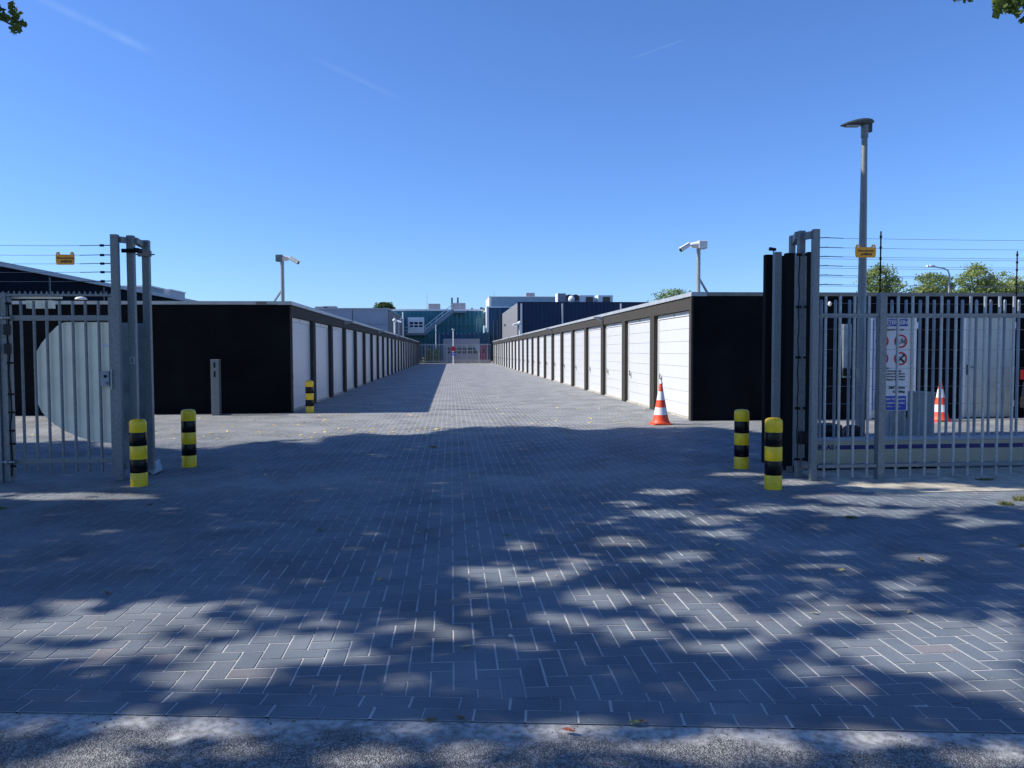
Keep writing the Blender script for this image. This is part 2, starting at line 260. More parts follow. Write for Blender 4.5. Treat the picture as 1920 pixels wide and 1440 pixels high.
# ------------------------------------------------------------------ mesh helpers
class MB:
    def __init__(s): s.v = []; s.f = []; s.sm = []
    def add(s, vs, fs, smooth=False):
        b = len(s.v); s.v += [tuple(v) for v in vs]; s.f += [tuple(i+b for i in f) for f in fs]; s.sm += [smooth]*len(fs); return s
    def box(s, x0, x1, y0, y1, z0, z1):
        vs = [(x, y, z) for z in (z0, z1) for y in (y0, y1) for x in (x0, x1)]
        return s.add(vs, [(0, 2, 3, 1), (4, 5, 7, 6), (0, 1, 5, 4), (2, 6, 7, 3), (0, 4, 6, 2), (1, 3, 7, 5)])
    def bar(s, p, q, w, h, up=(0, 0, 1)):       # rectangular bar from p to q
        p = Vector(p); q = Vector(q); d = (q-p).normalized(); up = Vector(up)
        if abs(d.dot(up)) > 0.99: up = Vector((0, 1, 0))
        r = d.cross(up).normalized(); u = r.cross(d)
        vs = [e + r*a*w/2 + u*b*h/2 for e in (p, q) for a, b in ((-1, -1), (1, -1), (1, 1), (-1, 1))]
        return s.add(vs, [(0, 1, 2, 3), (7, 6, 5, 4), (0, 4, 5, 1), (1, 5, 6, 2), (2, 6, 7, 3), (3, 7, 4, 0)])
    def tube(s, p, q, r0, r1=None, n=12, cap=True):
        r1 = r0 if r1 is None else r1; p = Vector(p); q = Vector(q); d = (q-p).normalized()
        a = d.orthogonal().normalized(); b = d.cross(a)
        vs = [e + (a*math.cos(t)+b*math.sin(t))*r for e, r in ((p, r0), (q, r1)) for t in [2*math.pi*i/n for i in range(n)]]
        s.add(vs, [(i, (i+1) % n, n+(i+1) % n, n+i) for i in range(n)], True)
        if cap: s.add(vs, [tuple(range(n))[::-1], tuple(range(n, 2*n))])
        return s
    def lathe(s, cx, cy, prof, n=28):
        vs = [(cx+r*math.cos(2*math.pi*i/n), cy+r*math.sin(2*math.pi*i/n), z) for r, z in prof for i in range(n)]
        fs = [(k*n+i, k*n+(i+1) % n, (k+1)*n+(i+1) % n, (k+1)*n+i) for k in range(len(prof)-1) for i in range(n)]
        s.add(vs, fs, True); 
        s.add(vs[-n:], [tuple(range(n))]); return s
    def prismY(s, pts, y0, y1):    # outline in XZ extruded along Y
        n = len(pts); vs = [(x, y, z) for y in (y0, y1) for x, z in pts]
        return s.add(vs, [tuple(range(n)), tuple(range(n, 2*n))[::-1]] + [(i, i+n, (i+1) % n+n, (i+1) % n) for i in range(n)])
    def prismX(s, pts, x0, x1):
        n = len(pts); vs = [(x, y, z) for x in (x0, x1) for y, z in pts]
        return s.add(vs, [tuple(range(n))[::-1], tuple(range(n, 2*n))] + [(i, (i+1) % n, (i+1) % n+n, i+n) for i in range(n)])
    def corrY(s, x0, x1, z0, z1, y, pitch, amp):   # trapezoid cladding facing -Y
        n = max(1, round((x1-x0)/pitch)); p = (x1-x0)/n; prof = []
        for i in range(n):
            a = x0+i*p; prof += [(a, y), (a+p*.38, y), (a+p*.5, y-amp), (a+p*.88, y-amp)]
        prof.append((x1, y)); vs = [(x, yy, z) for z in (z0, z1) for x, yy in prof]; m = len(prof)
        return s.add(vs, [(i, i+1, m+i+1, m+i) for i in range(m-1)])
    def corrX(s, y0, y1, z0, z1, x, pitch, amp):   # facing +X (amp>0)
        n = max(1, round((y1-y0)/pitch)); p = (y1-y0)/n; prof = []
        for i in range(n):
            a = y0+i*p; prof += [(x, a), (x, a+p*.38), (x+amp, a+p*.5), (x+amp, a+p*.88)]
        prof.append((x, y1)); vs = [(xx, yy, z) for z in (z0, z1) for xx, yy in prof]; m = len(prof)
        return s.add(vs, [(i, i+1, m+i+1, m+i) for i in range(m-1)])
    def build(s, name, m, parent=None, bevel=0, loc=(0, 0, 0)):
        me = bpy.data.meshes.new(name); me.from_pydata(s.v, [], s.f); me.update()
        me.polygons.foreach_set('use_smooth', s.sm); me.materials.append(m)
        o = bpy.data.objects.new(name, me); COL.objects.link(o); o.location = loc
        if parent:
            o.parent = parent; o.location = Vector(loc)-parent.matrix_world.translation if loc == (0, 0, 0) else loc
        if bevel:
            b = o.modifiers.new('bevel', 'BEVEL'); b.width = bevel; b.segments = 2; b.limit_method = 'ANGLE'; b.angle_limit = 0.7
        return o
def tag(o, label=None, cat=None, group=None, kind=None):
    if label: o['label'] = label
    if cat: o['category'] = cat
    if group: o['group'] = group
    if kind: o['kind'] = kind
    return o
def thing(name, label, cat, loc=(0, 0, 0), group=None):
    """Empty at the thing's base; parts are modelled in world coordinates and hung under it"""
    o = bpy.data.objects.new(name, None); COL.objects.link(o); o.location = loc; o.empty_display_size = .2
    o.matrix_world = Matrix.Translation(loc)
    return tag(o, label, cat, group)
def copy_tree(o, parent=None):
    c = o.copy(); COL.objects.link(c)
    if parent: c.parent = parent
    for ch in list(o.children): copy_tree(ch, c)
    return c
def textm(name, body, m, parent, x, z, y, size, align='CENTER', bold=0.0, sx=1.0, extrude=0.0015):
    cu = bpy.data.curves.new(name, 'FONT'); cu.body = body; cu.size = size; cu.align_x = align; cu.align_y = 'CENTER'; cu.extrude = extrude; cu.offset = bold
    to = bpy.data.objects.new(name+'_tmp', cu); COL.objects.link(to)
    dg = bpy.context.evaluated_depsgraph_get(); me = bpy.data.meshes.new_from_object(to.evaluated_get(dg)); 
    bpy.data.objects.remove(to)
    me.transform(Matrix.Translation((x, y, z)) @ Matrix.Rotation(math.pi/2, 4, 'X') @ Matrix.Diagonal((sx, 1, 1, 1)))
    me.name = name; me.materials.clear(); me.materials.append(m)
    o = bpy.data.objects.new(name, me); COL.objects.link(o); o.parent = parent
    if parent: o.location = -parent.matrix_world.translation
    return o
def npmesh(name, V, F, m, tint=None, parent=None, smooth=False):
    """V (n,3), F (k,c) with constant corner count"""
    me = bpy.data.meshes.new(name); n = len(V); k, c = F.shape
    me.vertices.add(n); me.vertices.foreach_set('co', V.astype(np.float32).ravel())
    me.loops.add(k*c); me.loops.foreach_set('vertex_index', F.astype(np.int32).ravel())
    me.polygons.add(k); me.polygons.foreach_set('loop_start', np.arange(0, k*c, c, dtype=np.int32)); me.polygons.foreach_set('use_smooth', np.zeros(k, dtype=bool))
    if tint is not None:
        a = me.attributes.new('tint', 'FLOAT', 'POINT'); a.data.foreach_set('value', tint.astype(np.float32))
    me.update(calc_edges=True); me.materials.append(m)
    o = bpy.data.objects.new(name, me); COL.objects.link(o)
    if parent: o.parent = parent; o.location = -parent.matrix_world.translation
    return o

# ------------------------------------------------------------------ ground, road, paving
E0 = ground(0, 1333); E1 = ground(1920, 1373)
ed = (E1-E0); ed.z = 0; ed.normalize(); en = Vector((-ed.y, ed.x, 0))     # en points away from the camera, into the site
eang = math.atan2(ed.y, ed.x)
def edist(x, y): return (x-E0.x)*en.x + (y-E0.y)*en.y

b = MB(); b.box(-400, 400, -60, 900, -0.6, -0.06); tag(b.build('ground', GROUNDM), kind='structure')
rd = MB(); nx, ny = 2, 2
rd.box(-60, 60, -14, 0.0, -0.5, -0.008)
road = rd.build('road', ASPH); road.location = (E0.x, E0.y, 0); road.rotation_euler.z = eang; tag(road, kind='structure')

sb = MB()   # sand bed under the paving: front edge follows the road
def on_edge(x): return E0.y + (x-E0.x)*ed.y/ed.x
sb.add([(-30, on_edge(-30)+.001, -.0024), (40, on_edge(40)+.001, -.0024), (40, 9.0, -.0024), (-30, 9.0, -.0024), (40, 12.5, -.0014), (-30, 12.5, -.0014), (40, 21.5, -.0014), (-30, 21.5, -.0014)], [(0, 1, 2, 3), (3, 2, 4, 5), (5, 4, 6, 7)])
sb.add([(-4.6, 21.5, -.0014), (5.8, 21.5, -.0014), (5.8, 97, -.0014), (-4.6, 97, -.0014)], [(0, 1, 2, 3)])
tag(sb.build('sand_bed', SAND), kind='structure')

BW = 0.105
def herringbone():
    i = np.arange(-170, 280); j = np.arange(20, 930)
    I, J = np.meshgrid(i, j, indexing='ij'); I = I.ravel(); J = J.ravel()
    r = (I-J) % 4; H = r == 0; V = r == 3; k = H | V; I = I[k]; J = J[k]; H = H[k]
    x0 = I*BW; y0 = J*BW; w = np.where(H, 2*BW, BW); h = np.where(H, BW, 2*BW)
    cx = x0+w/2; cy = y0+h/2
    d = (cx-E0.x)*en.x+(cy-E0.y)*en.y
    vis = (cx > -0.66*cy-2) & (cx < 0.88*cy+2)
    apr = (cy < 19.6) & (cx > -17) & (cx < 24)
    lane = (cx > -4.2) & (cx < 5.4) & (cy < 96)
    k = (d > 0.12) & vis & (apr | lane)
    # concrete strip under the right fence keeps bricks out
    return x0[k], y0[k], w[k], h[k], d[k]
x0, y0, w, h, d = herringbone()
EDGE_W = 2*BW+0.001
full = d > EDGE_W+0.14
def bricks(x0, y0, w, h, far):
    n = len(x0); g1 = 0.0036; ch = 0.0016
    jit = rng.normal(0, .0009, (n, 2)); ang = rng.normal(0, .0035, n)
    cx = x0+w/2+jit[:, 0]; cy = y0+h/2+jit[:, 1]
    far_ = np.where(cy > 9, .3, 1.0); tl = np.clip(rng.normal(0, .0035, (n, 2)), -.009, .009)*far_[:, None]; zz = np.clip(rng.normal(.0002, .0005, n), -.0005, .002)*far_
    V = np.zeros((n, 8, 3)); sg = np.array([(-1, -1), (1, -1), (1, 1), (-1, 1)])
    for ring, (ins, z) in enumerate(((g1, -.012), (g1+ch, 0.0))):
        lx = sg[None, :, 0]*(w/2-ins)[:, None]; ly = sg[None, :, 1]*(h/2-ins)[:, None]
        ca = np.cos(ang)[:, None]; sa = np.sin(ang)[:, None]
        V[:, ring*4:ring*4+4, 0] = cx[:, None]+lx*ca-ly*sa; V[:, ring*4:ring*4+4, 1] = cy[:, None]+lx*sa+ly*ca
        V[:, ring*4:ring*4+4, 2] = z + (zz[:, None]+lx*tl[:, :1]+ly*tl[:, 1:] if ring else 0)
    base = np.array([(4, 5, 6, 7), (0, 1, 5, 4), (1, 2, 6, 5), (2, 3, 7, 6), (3, 0, 4, 7)])
    F = (np.arange(n)[:, None, None]*8+base[None]).reshape(-1, 4)
    T = np.repeat(rng.random(n), 8)
    return V.reshape(-1, 3), F, T
V, F, T = bricks(x0[full], y0[full], w[full], h[full], None)
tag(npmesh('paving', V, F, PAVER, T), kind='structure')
# bricks cut along the road edge + the two stretcher courses
pb = MB(); tints = []
def clip(poly, off):
    out = []
    for a, c in zip(poly, poly[1:]+poly[:1]):
        da = edist(*a)-off; dc = edist(*c)-off
        if da >= 0: out.append(a)
        if (da >= 0) != (dc >= 0):
            t = da/(da-dc); out.append((a[0]+(c[0]-a[0])*t, a[1]+(c[1]-a[1])*t))
    return out
def polybrick(poly, deep=-.012):
    cx = sum(p[0] for p in poly)/len(poly); cy = sum(p[1] for p in poly)/len(poly); n = len(poly)
    A = abs(sum(a[0]*c[1]-c[0]*a[1] for a, c in zip(poly, poly[1:]+poly[:1])))/2
    if A < .0003: return
    def ins(e):
        res = []
        for k in range(n):
            p, q, r_ = Vector(poly[k-1]), Vector(poly[k]), Vector(poly[(k+1) % n])
            a = (q-p).normalized(); b_ = (r_-q).normalized(); na = Vector((-a.y, a.x)); nb = Vector((-b_.y, b_.x))
            bi = na+nb; den = max(.25, 1+na.dot(nb)); res.append(q+bi*(e*min(1, A/.004)/den))
        return res
    tx, ty = random.gauss(0, .004), random.gauss(0, .004); zz = abs(random.gauss(0, .0008))
    lo = ins(.0028); hi = ins(.0045)
    vs = [(p.x, p.y, deep) for p in lo]+[(p.x, p.y, -.004) for p in lo]+[(p.x, p.y, zz+(p.x-cx)*tx+(p.y-cy)*ty) for p in hi]
    fs = [tuple(range(2*n, 3*n))]+[(k, (k+1) % n, n+(k+1) % n, n+k) for k in range(n)]+[(n+k, n+(k+1) % n, 2*n+(k+1) % n, 2*n+k) for k in range(n)]
    pb.add(vs, fs); tints.extend([random.random()]*len(vs))
for X, Y, w_, h_ in zip(x0[~full], y0[~full], w[~full], h[~full]):
    poly = clip([(X, Y), (X+w_, Y), (X+w_, Y+h_), (X, Y+h_)], EDGE_W)
    if len(poly) >= 3: polybrick([(float(a), float(c)) for a, c in poly])
# outermost course slightly turned, like the photograph's
for c, offc in ((0, 0.07), (1, 0.0)):
    for k in range(-40, 60):
        s0 = k*0.2135+offc+random.gauss(0, .0015); s1 = s0+0.211; a0 = c*BW; a1 = a0+BW
        pts = [(E0.x+ed.x*s+en.x*a, E0.y+ed.y*s+en.y*a) for s, a in ((s0, a0), (s1, a0), (s1, a1), (s0, a1))]
        polybrick(pts, -.06)
pe = pb.build('paving_edge', PAVER)
a = pe.data.attributes.new('tint', 'FLOAT', 'POINT'); a.data.foreach_set('value', np.array(tints, dtype=np.float32)); tag(pe, kind='structure')
# sandy concrete strip under the right-hand fence
fy0 = ground(1700, 925).y; fy1 = ground(1700, 886).y; fx0 = GX(1470, fy1)
cs = MB(); cs.box(fx0+.25, 22, fy0+.12, fy1+.25, -.05, .006); cs.box(fx0+.45, 22, fy0, fy0+.10, -.05, .009)
tag(cs.build('concrete_footing_strip', CONC), kind='structure')

# ------------------------------------------------------------------ garage rows
MOD = 3.28; RZ = 2.74
RX = GX(1297, 16.05); RY = 16.05; LX = GX(546, 19.3); LY = 19.3; ENDY = 94.8
def door_proto(parent):
    """faces -X, hinge side at local y=0..2.88, reveal plane x=0"""
    wd = 2.88; d_ = MB(); zt = 2.27; n = 8; ph = (zt-.03)/n
    for k in range(n):
        z0 = .03+k*ph
        d_.box(.0, .04, .07, wd-.07, z0+.004, z0+ph-.004); 
    d_.box(.012, .045, .07, wd-.07, .03, zt)
    d = d_.build('garage_door', DOORW)
    f = MB(); f.box(-.02, .05, 0, .07, 0, 2.37); f.box(-.02, .05, wd-.07, wd, 0, 2.37); f.box(-.022, .05, .071, wd-.071, zt+.005, 2.37)
    fo = f.build('door_frame', DOORF); fo.parent = d
    hd = MB(); hd.tube((-.004, wd-.32, .80), (-.05, wd-.32, .80), .018, n=10); hd.box(-.012, -.001, wd-.345, wd-.295, .70, .86); hd.bar((-.05, wd-.32, .80), (-.05, wd-.32, .93), .022, .014)
    ho = hd.build('handle', GALV); ho.parent = d
    pl = MB(); pl.box(-.03, -.0225, wd/2-.05, wd/2+.05, 2.29, 2.345); po = pl.build('number_plate', GALVL); po.parent = d
    sl = MB(); sl.box(-.06, .0, 0, wd, -.01, .03); so = sl.build('sill', CONC); so.parent = d
    d.parent = parent
    return d
def garage_row(side, X, Y0, nmod, xfar, label):
    root = thing('garage_row', label, 'garage building', (X, Y0, 0), 'rows of lock-up garages')
    s = side  # +1: building extends to +X (doors face -X)
    def bx(mb, xa, xb, *r): mb.box(min(X+s*xa, X+s*xb), max(X+s*xa, X+s*xb), *r)
    fw = MB()
    for k in range(nmod):
        y = Y0+k*MOD; e0 = .006 if k else 0
        bx(fw, 0, .6, y+e0, y+.20, 0, 2.65); bx(fw, 0, .6, y+MOD-.20, y+MOD-.006, 0, 2.65)
        bx(fw, 0, .6, y+.20, y+MOD-.20, 2.38, 2.65)
    bx(fw, .03, .6, Y0+.02, Y0+nmod*MOD-.01, 2.40, 2.64)
    fw.build('front_wall', FASC, root)
    body = MB(); bx(body, .15+.05, xfar, Y0+.05, Y0+nmod*MOD-.02, -.05, 2.655); body.build('inner_shell', ROOF, root)
    ew = MB(); bx(ew, .012, xfar, Y0-.035, Y0+.05, 0, 2.648); ew.build('end_wall', BLACKW, root); ew = MB(); bx(ew, .2, xfar, Y0+nmod*MOD-.02, Y0+nmod*MOD+.03, 0, 2.64); ew.build('end_wall', BLACKW, root)
    st = MB(); bx(st, -.03, .012, Y0-.045, Y0+.05, 0.0, 2.648); st.build('corner_trim', FASC, root)
    cp = MB(); 
    for k in range(nmod):
        y = Y0+k*MOD; bx(cp, -.035, .3, y-(.06 if k == 0 else -.004), y+MOD, 2.655, 2.742)
    cp.build('roof_trim', CAP, root)
    ct = MB(); n = int((xfar-.3)/2.5)+1
    for k in range(n):
        a = .303+k*(xfar-.3)/n; bx(ct, a, a+(xfar-.3)/n-.004, Y0-.062, Y0+.2, 2.66, 2.738 if s > 0 else 2.742)
    ct.build('end_roof_trim', CAPD if s > 0 else CAP, root)
    jp = MB(); bx(jp, .95 if s > 0 else .55, (.95 if s > 0 else .55)+.26, Y0-.07, Y0-.06, 2.665, 2.735); jp.build('trim_joint_plate', TAN if False else CAPD, root)
    p = door_proto(root)
    for k in range(nmod):
        d = p if k == 0 else copy_tree(p, root)
        yy = k*MOD+.20
        if s > 0: d.location = (.12, yy, 0)
        else: d.location = (-.12, yy+2.88, 0); d.rotation_euler.z = math.pi
    lp = None
    for k in range(3, nmod, 4):
        if lp is None:
            m_ = MB(); m_.prismX([(-.10, 0), (.10, 0), (.10, .02), (-.10, .02)], 0, -s*.34); m_.prismY([(0, -.12), (0, .0), (-s*.30, .0), (-s*.05, -.12)], -.09, .09)
            lp = m_.build('wall_light', GALVL); lp.parent = root; q = lp
        else:
            q = lp.copy(); COL.objects.link(q)
        q.location = (0, k*MOD-.2, 2.625)
    return root
rowR = garage_row(1, RX, RY, 24, 24, 'sunlit row of white garage doors in grey concrete frames right of the lane')
rowL = garage_row(-1, LX, LY, 23, 13, 'shaded row of white garage doors in dark frames left of the lane')

# steel doors in the black end wall of the right-hand row (parts of that building)
def steel_door(px0, px1, py0):
    Yw = RY-.035; xa, xb = GX(px0, Yw), GX(px1, Yw); zt = GZ((px0+px1)/2, py0, Yw)
    f = MB(); f.box(xa, xa+.05, Yw-.06, Yw-.001, 0, zt); f.box(xb-.05, xb, Yw-.06, Yw-.001, 0, zt); f.box(xa+.05, xb-.05, Yw-.06, Yw-.001, zt-.05, zt)
    fo = f.build('door_frame', WHITE, rowR)
    d = MB(); d.box(xa+.052, xb-.052, Yw-.04, Yw-.001, .02, zt-.052); do = d.build('steel_door', DOORG, rowR, .004)
    hh = MB(); hh.box(xa+.09, xa+.13, Yw-.05, Yw-.04, .95, 1.17); hh.tube((xa+.11, Yw-.04, 1.12), (xa+.11, Yw-.09, 1.12), .012, n=8); hh.bar((xa+.10, Yw-.09, 1.12), (xa+.23, Yw-.09, 1.12), .018, .02)
    h_ = hh.build('handle', BLACKP, rowR); h_.parent = do; h_.location = (0, 0, 0)
    for z in (.25, zt-.28):
        hg = MB(); hg.box(xb-.055, xb+.03, Yw-.075, Yw-.045, z, z+.14)
        g_ = hg.build('hinge', WHITE, rowR); g_.parent = do; g_.location = (0, 0, 0)
steel_door(1803, 1897, 592); steel_door(1629, 1715, 592)
# small white lamp on that wall
# ------------------------------------------------------------------ big dark hall left behind
def boxthing(name, label, cat, **k): return thing(name, label, cat, **k)
hx = -17.0
hall = thing('dark_hall', 'black clad hall with pale roof edge rising behind the left garages', 'hall', (hx, 22, 0))
m_ = MB(); 
zt = 1.5+0.1125*29-.06
m_.corrX(20, 95, 0, zt, hx, .3, .0); m_.box(hx-20, hx-.02, 20, 95, -.05, zt); m_.build('wall', DARKHALL, hall)
sm_ = MB()
for k in range(0, 16): sm_.box(hx, hx+.05, 24.0+k*5.1, 24.06+k*5.1, 0, zt)
sm_.build('wall_seams', RGREY, hall)
c_ = MB(); c_.box(hx-20, hx+.12, 19.9, 95.1, zt+.06, zt+.24); c_.build('roof_trim', CAP, hall)
def roofbox(x, y, z, sx, sy, sz, label, m=RGREY, lid=True, name='roof_unit'):
    r = thing(name, label, 'roof unit', (x, y, z)); q = MB(); q.box(x-sx/2, x+sx/2, y-sy/2, y+sy/2, z, z+sz); q.build('housing', m, r)
    if lid: q = MB(); q.box(x-sx/2-.05, x+sx/2+.05, y-sy/2-.05, y+sy/2+.05, z+sz, z+sz+.08); q.build('lid', WHITE, r)
    return r
roofbox(-17.8, 46.6, zt+.24, 1.4, 2.2, .3, 'flat pale skylight on the black hall roof, nearer one', GALVB)
roofbox(-17.8, 50, zt+.24, 1.4, 2.6, .35, 'flat pale skylight on the black hall roof, farther one', CAP)

# ------------------------------------------------------------------ buildings beyond the lane
# grey hall left
gx = GX(729, 97.5); gz = GZ(729, 580, 97.5)
gh = thing('grey_hall', 'pale grey flat-roofed hall behind the left garage row', 'hall', (gx, 97.5, 0))
q = MB(); x = gx
while x > gx-36:
    for z0_, z1_ in ((0, gz*.72), (gz*.72+.03, gz)): q.box(x-4.4, x-.04, 97.5, 98, z0_, z1_)
    x -= 4.44
q.box(gx-36, gx-.05, 97.8, 128.8, 0, gz-.02); q.build('wall', GHALL, gh)
q = MB(); q.corrX(97.55, 128.8, 0, gz-.05, gx, .5, .08); q.build('side_wall', GABLE, gh)
q = MB(); q.box(gx-36, gx+.1, 97.4, 128.85, gz, gz+.16); q.build('roof_trim', CAP, gh)
q = MB()
for yy in (104, 113): q.box(gx+.09, gx+.3, yy, yy+.3, 0, gz-.6)
q.build('downpipe', WHITE, gh)
roofbox(GX(606, 104), 104, gz+.16, 1.6, 2, .45, 'small grey unit on the pale grey hall roof, left one'); roofbox(GX(621, 104), 104, gz+.16, 1.5, 2, .5, 'small grey unit on the pale grey hall roof, right one')

# teal building
TY = 129.5
tz = GZ(830, 583, TY); tx0 = GX(725, TY); tx1 = GX(906, TY)
tb = thing('teal_factory', 'teal ribbed factory with outside stairs at the end of the lane', 'factory', (0, TY, 0))
q = MB(); q.corrY(tx0, tx1, 0, tz, TY, .7, .12); q.box(tx0, tx1, TY+.02, TY+16, 0, tz-.05); q.build('wall', TEAL, tb)
q = MB(); q.box(tx0-.1, tx1+.1, TY-.2, TY+16.1, tz, tz+.28); q.build('roof_trim', WHITE, tb)
LYY = 122.0
lx0 = GX(820, LYY); lx1 = GX(918, LYY); lz = GZ(870, 624, LYY)
q = MB(); q.corrY(lx0, lx1, 0, lz, LYY, .7, .1); q.box(lx0, lx1, LYY+.02, TY-.15, 0, lz-.03); q.build('loading_annex', TEALD, tb)
q = MB(); z_ = GZ(860, 608, TY-.4); q.bar((GX(820, TY-.4), TY-.4, z_), (GX(893, TY-.4), TY-.4, z_), .12, .12)
for px in range(822, 893, 9): q.bar((GX(px, TY-.4), TY-.4, z_-1.2), (GX(px, TY-.4), TY-.4, z_), .04, .04)
q.build('roof_railing', TEALG, tb)
# green lower part left
q = MB(); a0, a1 = GX(752, TY-2.2), GX(821, TY-2.2); z1_ = GZ(790, 629, TY-2.2); q.corrY(a0, a1, 0, z1_, TY-2.2, .7, .1); q.box(a0, a1, TY-2.18, TY-.15, 0, z1_-.02); q.build('lower_wall', TEALG, tb)
q = MB(); q.box(a0, GX(800, TY-2.2), TY-3.4, TY-.13, z1_+.003, z1_+.35); q.build('platform', GALVB, tb)
def sectional(parent, px0, px1, py0, py1, Y, m, rows, wrows, wcols, wpy0, wpy1, wpx0, wpx1, name='sectional_door'):
    d = MB(); xa, xb = GX(px0, Y), GX(px1, Y); za, zb = GZ((px0+px1)/2, py1, Y), GZ((px0+px1)/2, py0, Y)
    for k in range(rows): hh = (zb-za)/rows; d.box(xa, xb, Y-.05, Y, za+k*hh+.02, za+(k+1)*hh-.02)
    d.box(xa, xb, Y-.03, Y+.02, za, zb)
    do = d.build(name, m, parent)
    wx = (wpx1-wpx0)/wcols; wy = (wpy1-wpy0)/wrows
    for i in range(wcols):
        for j in range(wrows):
            p = MB(); p.box(GX(wpx0+i*wx+wx*.1, Y), GX(wpx0+i*wx+wx*.85, Y), Y-.07, Y-.052, GZ(870, wpy0+j*wy+wy*.82, Y), GZ(870, wpy0+j*wy+wy*.12, Y))
            po = p.build('window', GLASSD, do); 
            po.parent = do; po.location = (0, 0, 0)
    return do
sectional(tb, 765, 796, 595, 624.5, TY-.13, WHITE, 5, 2, 3, 603, 615, 768, 794)
sectional(tb, 831, 899.5, 635, 677, LYY-.11, DGREY, 5, 2, 6, 651, 664, 837, 896)
# stairs
st0 = Vector((GX(798, TY-2.6), TY-2.6, GZ(798, 624, TY-2.6))); st1 = Vector((GX(851, TY-2.6), TY-2.6, GZ(851, 582, TY-2.6)))
q = MB()
for yy in (0, 1.0):
    q.bar(st0+Vector((0, yy, 0)), st1+Vector((0, yy, 0)), .12, .55)
n = 22
for k in range(n):
    p = st0.lerp(st1, (k+.5)/n); q.box(p.x-.16, p.x+.16, p.y, p.y+1.0, p.z-.02, p.z+.02)
q.box(st1.x-.2, st1.x+2.0, TY-2.7, TY-.13, st1.z-.35, st1.z-.05)
q.build('staircase', GALVB, tb)
q = MB()
for hh in (.55, 1.1):
    q.bar(st0+Vector((0, 0, hh)), st1+Vector((0, 0, hh)), .1, .1); q.bar(st0+Vector((-4, 0, hh-.2)), st0+Vector((0, 0, hh-.2)), .06, .06)
    q.bar(st1+Vector((0, 0, hh)), st1+Vector((2.0, 0, hh)), .06, .06)
for k in range(6): p = st0.lerp(st1, k/5); q.bar(p, p+Vector((0, 0, 1.1)), .05, .05)
for k in range(3): q.bar(st1+Vector((k, 0, 0)), st1+Vector((k, 0, 1.1)), .05, .05)
q.build('stair_railing', WHITE, tb)
# ladder
q = MB(); LYL = TY-1.2
for px in (893.5, 900.5): q.bar((GX(px, LYL), LYL, lz), (GX(px, LYL), LYL, GZ(px, 596, LYL)), .1, .06)
for k in range(7): z_ = lz+.3+k*.42; q.bar((GX(893.5, LYL), LYL, z_), (GX(900.5, LYL), LYL, z_), .05, .05)
q.build('ladder', GALVL, tb)
q = MB(); q.box(GX(785+0, TY), GX(786, TY), TY-.15, TY-.1, 0, tz)
# rooftop units
uy = TY+3
def unit(px0, px1, py0, py1, Y, label, m, cap=True, depth=2.0, name='roof_unit', louv=None):
    r = thing(name, label, 'roof unit', (GX(px0, Y), Y, GZ(px0, py1, Y)))
    xa, xb, za, zb = GX(px0, Y), GX(px1, Y), GZ(px0, py1, Y)-.3, GZ(px0, py0, Y)
    q = MB(); q.box(xa, xb, Y, Y+depth, za, zb); q.build('housing', m, r)
    if cap: q = MB(); q.box(xa-.12, xa-.005, Y-.05, Y+depth+.05, za, zb+.02); q.build('side_panel', WHITE, r)
    if louv:
        q = MB(); a_, b_ = GX(louv[0], Y), GX(louv[1], Y); nn = 8
        for k in range(nn): z_ = za+.35+(zb-za-.5)*k/nn; q.bar((a_, Y-.05, z_), (b_, Y-.05, z_), .1, (zb-za-.5)/nn*.7)
        q.build('louvre', LOUV, r)
    return r
unit(804.5, 826, 569.5, 582, uy, 'grey box on the teal factory roof left of the stair top', RGREY)
r_ = unit(846, 873, 568, 582, uy, 'brown grey box with two stacks on the teal factory roof', RGREY, False)
q = MB()
for px in (848, 859): q.tube((GX(px, uy+1), uy+1, GZ(px, 568, uy+1)-.2), (GX(px, uy+1), uy+1, GZ(px, 558, uy+1)), .16)
q.build('chimney', TEALD, r_)
unit(884, 887, 577, 583, uy, 'short dark vent stub on the teal factory roof', TEALD, False, .3, 'roof_vent')
q = thing('satellite_dish', 'pair of dark dishes on a mast on the teal factory roof', 'antenna', (GX(905, uy), uy, tz))
w_ = MB(); w_.tube((GX(901, uy), uy, tz), (GX(905, uy), uy, GZ(905, 579, uy)), .07); w_.tube((GX(903, uy), uy-.3, GZ(905, 579, uy)), (GX(905, uy), uy+.1, GZ(905, 578, uy)), .3, .12); w_.tube((GX(908, uy), uy-.3, GZ(905, 580, uy)), (GX(909, uy), uy+.1, GZ(905, 580, uy)), .26, .1); w_.build('dish', TEALD, q)
# thin aerials
for px, y0_, y1_, yy in ((801.5, 549, 582, uy), (927, 545, 557, 150.5)):
    o_ = MB(); o_.tube((GX(px, yy), yy, GZ(px, y1_, yy)), (GX(px, yy), yy, GZ(px, y0_, yy)), .045, .02, 6)
    tag(o_.build('lightning_rod', GALVB), 'thin rod on the %s roof' % ('teal factory' if px < 900 else 'pale blue upper storey'), 'antenna')

